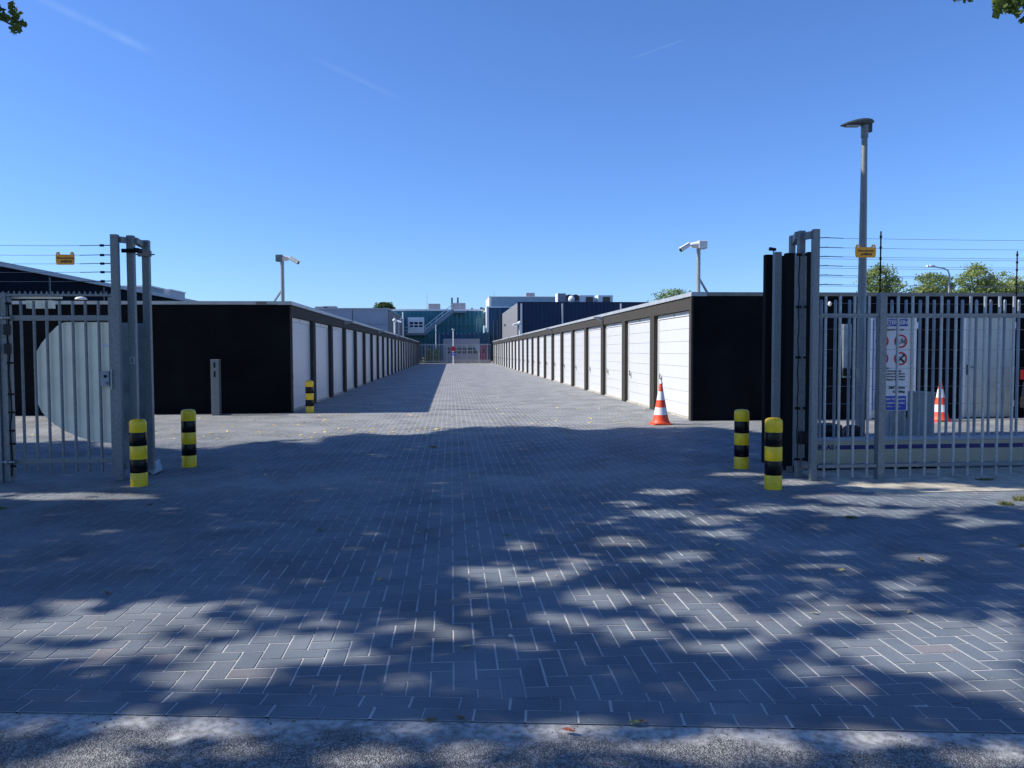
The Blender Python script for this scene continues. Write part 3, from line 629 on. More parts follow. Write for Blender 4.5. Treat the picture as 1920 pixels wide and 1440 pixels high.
# pale cyan recess + white strip + blue tower
BY = 126.5
bt = thing('blue_tower', 'deep blue ribbed tower block with pale corner beside the teal factory', 'building', (GX(916, BY), BY, 0))
bz = GZ(930, 577, BY); bx0, bx1 = GX(916.5, BY), GX(975, BY)
q = MB(); q.corrY(bx0, bx1, 0, bz, BY, .7, .1); q.box(bx0, bx1, BY+.02, BY+12, 0, bz-.04); q.build('wall', TEALD, bt)
q = MB(); q.box(bx0-.35, bx0-.005, BY-.1, BY+8, GZ(915, 623, BY), bz-.05); q.build('corner_panel', WHITE, bt)
q = MB(); q.box(bx0-.36, bx1, BY-.2, BY+12, bz, bz+.22); q.build('roof_trim', WHITE, bt)
q = MB(); q.box(GX(906, TY+1), bx0+.3, TY+1, TY+1.3, GZ(910, 610, TY), GZ(910, 585, TY)); q.box(GX(909.5, TY-.5), bx0-.4, TY-.5, TY-.2, GZ(910, 623, TY), GZ(910, 610, TY)); q.build('recess_panel', PCYAN, bt)
q = MB()
for px, ya in ((925, 601), (932, 600), (937, 577.5)): q.box(GX(px, BY-.2), GX(px+.8, BY-.2), BY-.25, BY-.12, 1, GZ(px, ya, BY)); 
q.build('downpipe', GALVB, bt)
UY = 150
ub = thing('upper_storey', 'pale blue grey rooftop storey with white end face behind the blue tower', 'building', (GX(921, UY), UY, 0))
ua, uz = GX(922, UY), GZ(930, 557.5, UY)
q = MB(); 
for k in range(6): zz = uz*(.45+.55*k/6); q.box(ua, GX(1062, UY), UY, UY+14, zz, uz*(.45+.55*(k+1)/6)-.04)
q.box(ua, GX(1062, UY), UY+.05, UY+13.9, 0, uz-.1); q.build('wall', LBLUE, ub)
q = MB(); q.box(ua-.45, ua-.005, UY-.05, UY+14, 0, uz); q.build('end_panel', WHITE, ub)
q = MB(); q.box(ua-.5, GX(1062, UY), UY-.15, UY+14.1, uz, uz+.18); q.build('roof_trim', WHITE, ub)
unit(987, 1003, 549, 556, UY+2, 'dark vent box on the pale blue rooftop storey', RGREY, False)

# navy hall
NY = 97.2
nx0 = GX(971, NY); nz = GZ(1000, 567.5, NY)
nh = thing('navy_hall', 'navy blue ribbed hall with white downpipes behind the right garages', 'hall', (nx0, NY, 0))
q = MB(); q.corrY(nx0, nx0+34, 0, nz, NY, .55, .09); q.box(nx0+.03, nx0+34, NY+.02, 128, 0, nz-.03); q.build('wall', NAVY, nh)
q = MB(); q.box(nx0-.06, nx0+.0, NY-.08, 126, 0, nz-.02); q.build('side_wall', GABLE, nh)
q = MB(); q.box(nx0-.1, nx0+34, NY-.14, NY+.3, nz, nz+.1); q.build('roof_trim', NAVY, nh)
dp = MB()
for px in (978, 1054.5, 1164): dp.box(GX(px-1.3, NY-.2), GX(px+1.3, NY-.2), NY-.3, NY-.12, 0, nz-.12)
dp.build('downpipe', WHITE, nh)
q = MB(); q.tube((nx0-.06, 118, nz-2.1), (nx0-.35, 118, nz-2.1), .18); q.build('wall_vent', GALVB, nh)
RYU = NY+6
unit(1047, 1061, 550, 568, RYU, 'grey cabinet on the navy hall roof, first of the row', RGREY)
fu = unit(1062, 1085, 553, 568, RYU, 'grey double fan cooler on the navy hall roof', RGREY, False)
q = MB()
for px in (1067.5, 1079): q.tube((GX(px, RYU), RYU-.15, GZ(px, 558, RYU)), (GX(px, RYU), RYU+1.8, GZ(px, 558, RYU)), .42, n=20)
q.build('fan', LOUV, fu)
q = MB(); q.lathe(GX(1071.5, NY+3), NY+3, [(.18, nz-.2), (.2, nz+.35), (.42, nz+.45), (.42, nz+.75), (.3, nz+1.0), (.1, nz+1.1)], 16); tag(q.build('roof_cowl', WHITE), 'white domed cowl before the fan cooler on the navy roof', 'roof vent')
unit(1088, 1114, 553.5, 568, RYU, 'white framed unit with brown louvre on the navy roof, left one', WHITE, True, louv=(1098, 1112))
unit(1123, 1149, 553.5, 568, RYU, 'white framed unit with brown louvre on the navy roof, right one', WHITE, True, louv=(1130, 1143.5))
unit(1114.8, 1122.5, 558, 568, RYU+.5, 'low pale box between the two louvred units on the navy roof', LBLUE, False)

# low tan wall, magenta door
lw = MB(); lw.box(GX(845, 99), GX(920, 99), 99, 99.4, 0, .42); tag(lw.build('low_wall', TAN), 'low tan brick wall behind the end fence', 'wall')
q = MB(); q.box(GX(901, LYY-.12), GX(912, LYY-.12), LYY-.2, LYY-.115, .1, GZ(905, 647, LYY)); md = q.build('door', MAG, tb)
q = MB(); q.box(GX(905, LYY), GX(909.5, LYY), LYY-.23, LYY-.205, GZ(905, 662, LYY), GZ(905, 654, LYY)); w2 = q.build('window', GLASSD, md); w2.parent = md; w2.location = (0, 0, 0)

# end fence
FY = 95.6
ef = thing('bar_fence', 'thin galvanised bar fence closing the far end of the lane', 'fence', (0, FY, 0))
fz = GZ(850, 645, FY); q = MB(); px = 784.0
while px < 921: q.tube((GX(px, FY), FY, 0), (GX(px, FY), FY, fz), .022, n=6); px += 2.9
q.build('bars', GALVL, ef)
q = MB(); 
for z_ in (fz-.12, .25): q.box(GX(783, FY), GX(921, FY), FY-.03, FY+.03, z_, z_+.08)
q.build('rail', GALVL, ef)
for px in (798, 813, 838, 876, 914):
    q = MB(); q.box(GX(px, FY)-.05, GX(px, FY)+.05, FY-.06, FY+.06, 0, fz+.05); q.build('post', GALVL, ef)
# lamp/sign mast in front of it
SY = 94
sp = thing('sign_mast', 'white mast with red disc and blue arrow plate at the lane end', 'sign post', (GX(850, SY), SY, 0))
mx_ = GX(850, SY); q = MB(); q.tube((mx_, SY, 0), (mx_, SY, GZ(850, 619, SY)), .07, .055); q.build('pole', WHITE, sp)
q = MB(); q.lathe(mx_, SY, [(.06, GZ(850, 620, SY)), (.17, GZ(850, 618.5, SY)), (.2, GZ(850, 617, SY)), (.05, GZ(850, 616.5, SY))], 12); q.build('lamp_head', GALVL, sp)
def disc(mb, x, y0, y1, z, r, n=24): mb.tube((x, y0, z), (x, y1, z), r, n=n)
q = MB(); disc(q, mx_, SY-.12, SY-.09, GZ(850, 654, SY), .30); rd_ = q.build('red_disc', SIGNR, sp)
q = MB(); disc(q, mx_, SY-.14, SY-.121, GZ(850, 654, SY), .12); q.build('disc_centre', MAG, sp)
zb_ = GZ(850, 663.5, SY); q = MB(); q.box(mx_-.29, mx_+.29, SY-.12, SY-.09, zb_-.19, zb_+.19); q.build('arrow_plate', SIGNB, sp)
q = MB(); q.box(mx_-.1, mx_+.2, SY-.14, SY-.121, zb_-.035, zb_+.035); q.prismY([(mx_-.22, zb_), (mx_-.08, zb_-.12), (mx_-.08, zb_+.12)], SY-.14, SY-.121); q.build('arrow', WHITE, sp)
# round mirror
my = 97; q = thing('traffic_mirror', 'round pale traffic mirror on a post by the magenta door', 'mirror', (GX(898, my), my, 0))
w_ = MB(); w_.tube((GX(898.5, my), my, 0), (GX(898.5, my), my, 2.2), .05); w_.build('post', GALVL, q)
w_ = MB(); disc(w_, GX(896, my), my-.15, my-.1, GZ(896, 652, my), .32); w_.build('mirror_glass', LENS, q)
# slim flag/lamp mast behind fence
q = MB(); yy = 103; q.tube((GX(817.5, yy), yy, 0), (GX(817.5, yy), yy, GZ(817.5, 609, yy)), .07, .04, 8); q.box(GX(817.5, yy)-.15, GX(817.5, yy)+.12, yy-.1, yy+.1, GZ(817.5, 621, yy), GZ(817.5, 618, yy)); tag(q.build('slim_mast', WHITE), 'slim white mast rising from the shrub behind the end fence', 'mast')
# white lamp post at left beside teal wall
q = thing('lamp_post', 'white lamp post before the teal wall above the left garages', 'lamp post', (GX(756, 99), 99, 0)); w_ = MB(); w_.tube((GX(756, 99), 99, 0), (GX(756, 99), 99, GZ(756, 585, 99)), .11, .08); w_.build('pole', WHITE, q)
w_ = MB(); w_.tube((GX(750.5, 99), 98.9, GZ(755, 598, 99)), (GX(756, 99), 99, GZ(755, 597, 99)), .09, .05); w_.build('lamp_arm', WHITE, q)

# ------------------------------------------------------------------ security cameras on roof poles
def cam_pole(px, py0, py1, Y, r, side, label):
    x = GX(px, Y); z0 = RZ; z1 = GZ(px, py0, Y)
    x = at(px, (py0+py1)/2, Y).x; k = r/.07
    t_ = thing('security_camera_mast', label, 'security camera', (x, Y, z0), 'security cameras on roof masts')
    q = MB(); q.tube((x, Y, z0-.05), (x, Y, z1-.05), r, n=14); q.build('pole', GALVL, t_)
    q = MB(); q.bar((x-side*.0, Y+.02, z0+.38), (x-side*.33, Y+.25, z0-.02), .035, .035); q.build('brace', GALVB, t_)
    q = MB(); q.box(x-.15 if side > 0 else x-.02, x+.02 if side > 0 else x+.17, Y-.10, Y+.10, z1-.17, z1+.0); q.build('junction_box', GALVB if side > 0 else WHITE, t_, .01)
    q = MB(); q.tube((x+side*.02, Y-.02, z1-.085), (x+side*.17, Y-.02, z1-.095), .075, .055); q.tube((x+side*.15, Y-.03, z1-.10), (x+side*.25, Y-.05, z1-.11), .018); q.build('bracket', WHITE, t_)
    c = MB(); a_ = Vector((x+side*.225, Y-.05, z1-.085)); b_ = a_+Vector((side*.20, -.05, -.125)); c.tube(a_, b_, .048, n=14); c.bar(a_+Vector((0, 0, .045)), b_+Vector((side*.03, -.01, .04)), .10, .012); co = c.build('camera', WHITE, t_)
    q = MB(); q.tube(b_-(b_-a_).normalized()*.01, b_+(b_-a_).normalized()*.012, .04, n=14); l_ = q.build('lens', BLACKP, co); l_.location = (0, 0, 0)
    return t_
cam_pole(529.5, 478, 563, LY+.9, .048, 1, 'grey box camera on its mast above the left garage corner')
cam_pole(1309.5, 452, 549, RY+.5, .045, -1, 'white camera on its mast above the right garage corner')
# far ones
def far_cam(px, py0, Y, side, label):
    x = GX(px, Y); z1 = GZ(px, py0, Y)
    t_ = thing('security_camera_mast', label, 'security camera', (x, Y, RZ), 'security cameras on roof masts')
    q = MB(); q.tube((x, Y, RZ-.05), (x, Y, z1-.2), .07, n=10); q.build('pole', WHITE, t_)
    q = MB(); q.lathe(x, Y, [(.05, z1-.32), (.16, z1-.22), (.17, z1-.1), (.05, z1)], 12); q.tube((x+side*.1, Y, z1-.2), (x+side*.55, Y-.1, z1-.32), .09, n=10); q.build('camera', WHITE, t_)
far_cam(974.5, 602, 62, -1, 'small white camera mast far along the right garage roof')
far_cam(740.5, 597, 66, 1, 'small white camera mast far along the left garage roof')

# ------------------------------------------------------------------ bollards
def bollard(px, pyb, pyt, wpx, label, grp='yellow and black bollards'):
    g = ground(px, pyb); dz = (g-CAMP).dot(_f); r = wpx/2/FPX*dz; g = ground(px, pyb-2)  # base of near rim
    g.y += r*.6; h_ = GZ(px, pyt, g.y)
    t_ = thing('bollard', label, 'bollard', (g.x, g.y, 0), grp)
    fr = [0, .20, .40, .60, .80, 1.0]
    names = [YEL, BLK, YEL, BLK, YEL]
    for k in range(5):
        z0, z1 = h_*fr[k], h_*fr[k+1]
        prof = [(r*.985, max(z0, -.01)), (r, z0+.004), (r, z1-.004), (r*.985, z1)] if k < 4 else [(r*.985, z0), (r, z0+.004), (r, z1-r*.55), (r*.985, z1-r*.38), (r*.9, z1-r*.2), (r*.7, z1-r*.07), (r*.4, z1-.01), (r*.1, z1)]
        if k == 0: prof[0] = (r*.985, -.02)
        q = MB(); q.lathe(0, 0, prof, 32)
        o_ = q.build('yellow_band' if k % 2 == 0 else 'black_band', names[k], None); o_.parent = t_
    return t_
bollard(257.5, 914, 785, 30.5, 'yellow and black bollard before the left gate posts')
bollard(352.5, 878, 767, 26.5, 'yellow and black bollard just inside the left gate posts')
bollard(580, 776, 713, 15.5, 'sunlit yellow and black bollard at the first left garage door')
bollard(1393, 881, 767, 27.5, 'yellow and black bollard left of the folded gate')
bollard(1453.5, 920, 783, 32.5, 'yellow and black bollard before the right gate post')
bollard(793, 683.5, 670, 4.6, 'tiny pale yellow bollard at the far lane end')
# sand ring round near right bollard
# ------------------------------------------------------------------ steel post left
g = ground(404, 779); dz = (g-CAMP).dot(_f); hw = 7.2/FPX*dz; hp = GZ(404, 675, g.y+hw)
sp_ = thing('steel_post', 'galvanised square steel post with two slots before the black wall', 'post', (g.x, g.y+hw, 0))
q = MB(); q.box(g.x-hw, g.x+hw, g.y, g.y+2*hw, -.02, hp); q.build('post', GALV, sp_, .006)
q = MB()
for a_, b_ in ((.955, .86), (.80, .69)): q.box(g.x-.02, g.x+.02, g.y-.006, g.y-.0005, hp*b_, hp*a_)
q.build('slots', RUBBER, sp_)
q = MB(); q.box(g.x-hw-.004, g.x+hw+.004, g.y-.004, g.y+2*hw+.004, hp, hp+.012); q.build('cap', GALVL, sp_)

# ------------------------------------------------------------------ cones
def cone(px, pyb, pyt, label):
    g = ground(px, pyb); g.y += .17; h_ = GZ(px, pyt, g.y)*.985; k = h_/.86
    t_ = thing('traffic_cone', label, 'traffic cone', (g.x, g.y, 0), 'orange and white traffic cones')
    q = MB(); n = 8; R = .205*k; pts = []
    for i in range(4):
        cx_, cy_ = [(R-.05, R-.05), (-R+.05, R-.05), (-R+.05, -R+.05), (R-.05, -R+.05)][i]
        for j in range(4): a_ = math.pi/2*i+math.pi/6*j; pts.append((cx_+.05*math.cos(a_), cy_+.05*math.sin(a_)))
    m = len(pts); q.add([(x, y, z) for z in (0, .035) for x, y in pts], [tuple(range(m, 2*m))]+[(i, (i+1) % m, m+(i+1) % m, m+i) for i in range(m)])
    o_ = q.build('base', ORA); o_.parent = t_
    def rad(z): return .19*k-(z/h_)**.9*.163*k+(.05*k*max(0, 1-z/(.12*h_))**2)
    for (a_, b_, mm, nm) in ((.035/h_, .24, ORA, 'orange_band'), (.24, .42, CONEW, 'white_band'), (.42, .60, ORA, 'orange_band'), (.60, .81, CONEW, 'white_band'), (.81, 1.0, ORA, 'orange_band')):
        q = MB(); prof = [(rad(h_*(a_+(b_-a_)*i/6)), h_*(a_+(b_-a_)*i/6)) for i in range(7)]; q.lathe(0, 0, prof, 28); o_ = q.build(nm, mm); o_.parent = t_
    return t_, h_
c1, ch1 = cone(1243, 797, 718, 'orange and white cone before the first right garage door')
q = MB(); q.tube((.02, 0, ch1-.06), (.03, 0, ch1+.02), .012, n=8); o_ = q.build('tip_rod', GALVB); o_.parent = c1
cone(1772, 791, 714, 'orange and white cone behind the bar fence before the grey steel door')

# ------------------------------------------------------------------ street lamp
LPY = 12.3; lx = at(1614, 700, LPY).x; ztop = GZ(1621, 243, LPY)
sl = thing('street_lamp', 'tall galvanised street lamp with curved head behind the bar fence', 'street lamp', (lx, LPY, 0))
q = MB(); q.tube((lx, LPY, 0), (lx, LPY, 1.3), .078, .076, 20); q.tube((lx, LPY, 1.3), (lx, LPY, ztop-.12), .076, .046, 20); q.tube((lx, LPY, ztop-.13), (lx, LPY, ztop+.08), .058, .058, 20); q.build('pole', GALV, sl)
q = MB()  # head: long pointed shell towards -X
secs = [(-.42, .004, .015, -.012), (-.38, .016, .05, -.006), (-.30, .030, .085, .008), (-.18, .044, .105, .026), (-.05, .052, .11, .040), (.05, .050, .10, .046), (.10, .040, .085, .048), (.135, .014, .06, .052)]
n = 16; vs = []
for (dx, hz, hy, up) in secs:
    for i in range(n):
        a_ = 2*math.pi*i/n; s_ = math.sin(a_); vs.append((lx+dx, LPY+hy*math.cos(a_), ztop+.065+up+1.45*hz*(s_ if s_ > 0 else s_*.6)))
fs = [(k*n+i, k*n+(i+1) % n, (k+1)*n+(i+1) % n, (k+1)*n+i) for k in range(len(secs)-1) for i in range(n)]
q.add(vs, fs, True); q.add(vs, [tuple(range(n))[::-1], tuple(range((len(secs)-1)*n, len(secs)*n))])
q.box(lx+.052, lx+.115, LPY-.03, LPY+.03, ztop-.04, ztop+.09)
hd_ = q.build('lamp_head', mat('lamp_head_grey', (.05, .06, .065), .4, .2), sl)
q = MB(); q.bar((lx-.33, LPY, ztop+.048), (lx-.10, LPY, ztop+.052), .11, .015); ln = q.build('lens', LENS, hd_); ln.parent = hd_; ln.location = (0, 0, 0)

# ------------------------------------------------------------------ left gate
def col(x0_, x1_, ytop, ybase, depth=None, zt=None):
    xm = (x0_+x1_)/2; g = ground(xm, ybase); dz = (g-CAMP).dot(_f); w_ = (x1_-x0_)/FPX*dz; dp_ = depth or w_
    z_ = GZ(xm, ytop, g.y); xc = at(xm, (ytop+ybase)/2, g.y).x
    sh = dp_*abs(xc)/(g.y+dp_)                     # part of the seen width is the post's side face
    return xc+math.copysign(sh/2, xc), g.y, w_-sh, z_, dp_
lg = thing('gate_portal', 'three galvanised portal posts of the sliding gate beside the left bollards', 'gate post', ground(250, 895))
P = [col(211.5, 229.5, 439, 901, .07), col(241.5, 259, 441, 896, .07), col(270, 287, 450, 887, .07)]
for (x, y, w_, z_, d_) in P:
    q = MB(); q.box(x-w_/2, x+w_/2, y, y+d_, 0, z_); q.build('post', GALV, lg, .006)
q = MB()
for A, B in ((P[0], P[1]), (P[1], P[2])): q.bar((A[0]+A[2]/2, A[1]+.05, A[3]-.055), (B[0]-B[2]/2, B[1]+.05, B[3]-.055), .06, .07); q.build('crossbar', GALV, lg, .003); q = MB()
q.bar((P[0][0]+P[0][2]/2, P[0][1]+.05, .16), (P[1][0]-P[1][2]/2, P[1][1]+.05, .16), .05, .07)
q.build('crossbar', GALV, lg, .003)
q = MB(); x, y = P[1][0], P[1][1]
z_ = GZ(250, 470, y); q.box(x-.085, x+.10, y-.03, y-.002, z_-.025, z_+.02); q.box(x+.06, x+.11, y-.04, y+.08, z_-.02, z_+.03)
q.build('clamp', RUBBER, lg)
q = MB(); x, y = P[2][0], P[2][1]; z_ = GZ(278, 476, y); q.box(x-.075, x+.08, y-.04, y-.002, z_-.035, z_+.035); q.tube((x-.13, y-.02, z_-.01), (x+.12, y-.02, z_-.01), .009); q.build('catch', CAPD, lg)
q = MB(); q.box(P[1][0]-.025, P[1][0]+.03, P[1][1]-.007, P[1][1]-.001, GZ(250, 682, P[1][1]), GZ(250, 669, P[1][1])); kp = q.build('lock_plate', GALVL, lg)
q = MB(); q.box(P[1][0]-.004, P[1][0]+.006, P[1][1]-.011, P[1][1]-.0075, GZ(250, 680, P[1][1]), GZ(250, 672, P[1][1])); q.build('keyhole', RUBBER, kp).location = (0, 0, 0)
q = MB(); yb_ = P[1][1]+.22; q.box(at(229, 700, yb_).x, at(243, 700, yb_).x, yb_, yb_+.01, .10, GZ(240, 605, yb_)); q.box(at(256, 700, yb_+.2).x, at(273, 700, yb_+.2).x, yb_+.2, yb_+.21, .08, GZ(260, 606, yb_+.2)); q.build('backing_sheet', GALVB, lg)
# foot plate
ga, gb, gc, gd = ground(270, 884), ground(305, 884), ground(287, 892), ground(268, 876)
q = MB(); th = .006
pts = [(ga.x, ga.y, .03), (gc.x, gc.y, .012), (gb.x, gb.y, .02), (ga.x+.1, ga.y+.25, .12), (gb.x-.05, gb.y+.1, .06)]
q.add([p for p in pts]+[(p[0], p[1], p[2]+th) for p in pts], [(0, 1, 3), (1, 2, 4), (1, 4, 3), (5, 8, 6), (6, 9, 7), (6, 8, 9), (0, 5, 6, 1), (1, 6, 7, 2), (2, 7, 9, 4), (4, 9, 8, 3), (3, 8, 5, 0)])
q.build('foot_plate', GALVL, lg)

# pedestrian gate
GYP = P[0][1]+.03
def px2x(px, py=700, Y=None): return at(px, py, Y or GYP).x
pg = thing('pedestrian_gate', 'galvanised bar gate with scalloped top and metal shield left of the portal', 'gate', (px2x(110), GYP, 0))
zr = lambda py, px=110: GZ(px, py, GYP)
q = MB()
for px in (36.5, 61, 85, 109.5, 134, 158, 182.5): xx = at(px, 563, GYP).x; q.tube((xx, GYP+.02, zr(886)), (xx, GYP+.02, zr(564)), .0165, n=12)
q.build('bars', GALV, pg)
q = MB(); xl, xr = px2x(22), px2x(206)
q.box(xl, xr, GYP-.005, GYP+.045, zr(601), zr(591)); q.box(xl, xr, GYP-.005, GYP+.045, zr(869), zr(860)); q.build('rail', GALV, pg, .003)
q = MB(); q.box(xr+.0005, xr+.045, GYP-.01, GYP+.05, zr(893), zr(556)); q.box(px2x(16), xl-.0005, GYP-.01, GYP+.05, zr(893), zr(556)); q.build('stile', GALV, pg, .003)
# shield plate behind
sy = GYP+.07
out = [(209, 604), (120, 604), (106, 612), (92, 626), (78, 643), (68, 660), (69, 705), (69, 752), (78, 772), (88, 784), (104, 797), (124, 809), (150, 820), (178, 828), (209, 831)]
q = MB(); q.prismY([(at(a_, b_, sy).x, at(a_, b_, sy).z) for a_, b_ in out], sy, sy+.004); q.build('shield_plate', ALU, pg)
q = MB(); q.box(px2x(190), px2x(206.5), GYP-.03, GYP+.0, zr(724, 200), zr(696, 200)); lk = q.build('lock_box', GALVB, pg, .004)
q = MB(); q.box(px2x(197), px2x(202), GYP-.036, GYP-.031, zr(708, 200), zr(703, 200)); q.build('key_slot', RUBBER, lk).location = (0, 0, 0); q = MB(); q.tube((px2x(202), GYP-.03, zr(718, 200)), (px2x(202), GYP-.06, zr(718, 200)), .016); q.build('knob', GALV, lk).location = (0, 0, 0)
q = MB(); q.box(px2x(189), px2x(203), GYP+.062, GYP+.069, zr(651, 196), zr(644, 196)); q.build('label_plate', SIGNW, pg)
q = MB(); q.box(px2x(210.5), px2x(213), GYP-.05, GYP-.035, zr(730, 210), zr(692, 210)); q.build('strike_plate', GALVL, pg)
# fixed frame round it: scalloped top bar, left post
gf = thing('gateway', 'galvanised post and scalloped top beam surrounding the bar gate', 'gateway', (px2x(5), GYP, 0))
q = MB(); q.box(px2x(-12), px2x(4), GYP-.06, GYP+.06, 0, zr(549)); q.box(px2x(4)+.002, px2x(17), GYP-.03, GYP+.05, .0, zr(549)); q.build('post', GALV, gf, .005)
q = MB(); q.box(px2x(-12), px2x(214), GYP-.02, GYP+.04, zr(563)+.05, zr(552)); q.build('top_beam', GALV, gf)
pts = []; x_ = px2x(0); x1_ = px2x(213); n = 21; stp = (x1_-x_)/n; zb_ = zr(553); za_ = zr(546)
pts = [(x_, zb_)]
for k in range(n):
    a_ = x_+k*stp
    pts += [(a_+.003, za_)] + [(a_+stp/2-math.cos(math.pi*t/6)*stp*.42, za_-math.sin(math.pi*t/6)*(za_-zb_)*.8) for t in range(7)] + [(a_+stp-.003, za_)]
pts.append((x1_, zb_)); q = MB()
# strip of scallops as quads down to the beam
for (a0_, c0_), (a1_, c1_) in zip(pts[1:-1], pts[2:-1]):
    if a1_-a0_ > 1e-5: q.box(a0_, a1_, GYP, GYP+.006, zb_-.005, (c0_+c1_)/2)
q.build('anti_climb_strip', GALV, gf)
for z_ in (596, 864):
    q = MB(); q.tube((px2x(0), GYP-.05, zr(z_)), (px2x(27), GYP-.05, zr(z_)), .013); q.tube((px2x(9), GYP-.05, zr(z_)), (px2x(14), GYP-.05, zr(z_)), .024); q.build('hinge', GALVL, gf)
for za, zb in ((625, 608), (660, 644)):
    q = MB(); q.box(px2x(15), px2x(27), GYP-.07, GYP-.032, zr(za+3), zr(zb)); q.build('junction_box', BLACKP, gf, .004)
    q = MB(); q.box(px2x(-12), px2x(4)-.01, GYP-.10, GYP-.065, zr(za+6), zr(zb)); q.build('junction_box', BLACKP, gf, .004)
q = MB(); cx_ = px2x(22); pz = [zr(v) for v in (566, 600, 628, 640, 665, 700, 735, 770, 800, 830, 860, 890)]
for k in range(len(pz)-1): q.tube((cx_+.012*math.sin(k*2.1), GYP-.045+.01*math.cos(k), pz[k]), (cx_+.012*math.sin((k+1)*2.1), GYP-.045+.01*math.cos(k+1), pz[k+1]), .008, n=8, cap=False)
for v in (570, 680, 738, 772, 806, 830, 872): q.tube((cx_-.02, GYP-.05, zr(v)), (cx_+.045, GYP-.05, zr(v)), .011, n=8)
q.build('cable', RUBBER, gf)
# silver box on top rail inside
q = MB(); q.box(px2x(42), px2x(91), GYP+.12, GYP+.2, zr(577), zr(562)); q.box(px2x(17), px2x(110), GYP+.10, GYP+.14, zr(559), zr(555)); q.build('gate_closer', ALU, gf)

# left electric wires
def wires(name, label, x0_, x1_, Y, pys, px, ins, slack=0.0, behind=0):
    t_ = thing(name, label, 'electric fence', (x0_, Y, 2))
    for k, py in enumerate(pys):
        z_ = GZ(px, py, Y); q = MB(); nseg = 10; pts = [Vector((x0_+(x1_-x0_)*i/nseg, Y, z_-.01*math.sin(math.pi*i/nseg))) for i in range(nseg+1)]
        for a_, b_ in zip(pts, pts[1:]): q.tube(a_, b_, .0022, n=5, cap=False)
        w_ = q.build('wire', GALVB, t_)
        if ins:
            s_ = ins; q = MB(); xe = x0_ if s_ > 0 else x1_
            q.tube((xe, Y, z_), (xe+s_*.10, Y, z_), .006, n=6); q.tube((xe+s_*.09, Y, z_-.002), (xe+s_*.13, Y, z_-.002), .015, n=10); q.tube((xe+s_*.13, Y, z_), (xe+s_*.36, Y, z_-.006), .004, n=6); q.build('insulator', RUBBER, t_)
    return t_
wy = P[0][1]+.05
wires('electric_fence', 'five thin wires strained left of the portal posts over the bar gate', at(-160, 480, wy).x, P[0][0]-P[0][2]/2, wy, [460, 478, 494, 510, 527], 205, -1)
def warn_sign(px0, px1, py0, py1, Y, label):
    t_ = thing('warning_sign', label, 'warning sign', at((px0+px1)/2, py1, Y), 'amber electric fence signs')
    xa, xb = at(px0, py1, Y).x, at(px1, py1, Y).x; za, zb = GZ(px0, py1, Y), GZ(px0, py0, Y); w_ = xb-xa; h_ = zb-za
    o = [(0.06, 0), (.94, 0), (.985, .15), (1, .5), (.985, .85), (.93, 1), (.80, 1), (.76, .80), (.24, .80), (.20, 1), (.07, 1), (.015, .85), (0, .5), (.015, .15)]
    q = MB(); q.prismY([(xa+a_*w_, za+b_*h_) for a_, b_ in o], Y-.012, Y-.006); q.build('plate', SIGNY, t_, .001)
    for cx_ in (.13, .87):
        q = MB(); q.tube((xa+cx_*w_, Y-.016, za+h_*.82), (xa+cx_*w_, Y-.0125, za+h_*.82), .012, n=12); q.build('eyelet', WHITE, t_)
    textm('text', 'Waarschuwing', INK, t_, (xa+xb)/2, za+h_*.52, Y-.0125, .032, bold=.0006)
    textm('text', 'HERAS', INK, t_, (xa+xb)/2+.02, za+h_*.25, Y-.0125, .036, bold=.0015)
    q = MB(); q.prismY([(xa+w_*.26, za+h_*.16), (xa+w_*.36, za+h_*.16), (xa+w_*.31, za+h_*.36)], Y-.0145, Y-.0125); q.build('bolt_symbol', INK, t_)
warn_sign(105.5, 141, 472.5, 496.5, wy, 'amber warning plate hanging on the wires left of the portal')

# ------------------------------------------------------------------ right gate
rg = thing('gate_portal', 'three galvanised portal posts standing at the end of the right bar fence', 'gate post', ground(1520, 900))
A = col(1517.5, 1535.5, 429, 902, .07); B = col(1491, 1508.5, 432, 896, .07); C_ = col(1476, 1490, 441, 886, .07)
for (x, y, w_, z_, d_) in (A, B, C_):
    q = MB(); q.box(x-w_/2, x+w_/2, y, y+d_, 0, z_); q.build('post', GALV, rg, .006)
q = MB(); q.bar((B[0]+B[2]/2, B[1]+.05, B[3]-.06), (A[0]-A[2]/2, A[1]+.05, A[3]-.06), .06, .08); q.build('crossbar', GALV, rg, .003); q = MB(); q.bar((C_[0]+C_[2]/2, C_[1]+.05, C_[3]-.07), (B[0]-B[2]/2, B[1]+.05, B[3]-.05), .06, .09); q.build('crossbar', GALV, rg, .003); q = MB()
q.bar((B[0]+B[2]/2, B[1]+.05, .17), (A[0]-A[2]/2, A[1]+.05, .17), .05, .075); q.build('crossbar', GALV, rg, .003)
for cxo in (-B[2]/2-.012, B[2]/2+.012):
    q = MB(); cx_ = B[0]+cxo; n = 24
    for k in range(n):
        z0, z1 = .25+k*(GZ(1500, 478, B[1])-.25)/n, .25+(k+1)*(GZ(1500, 478, B[1])-.25)/n
        q.tube((cx_+.006*math.sin(k*1.7), B[1]-.03, z0), (cx_+.006*math.sin((k+1)*1.7), B[1]-.03, z1), .007, n=7, cap=False)
    for py in (478, 576, 670, 765, 860): z_ = GZ(1500, py, B[1]); q.box(cx_-.03, cx_+.025, B[1]-.05, B[1]-.02, z_-.014, z_+.014)
    q.build('cable', RUBBER, rg)
q = MB(); q.box(B[0]-.03, B[0]+.055, B[1]-.08, B[1]-.001, GZ(1500, 832, B[1]), GZ(1500, 808, B[1])); q.build('motion_sensor', BLACKP, rg, .01)
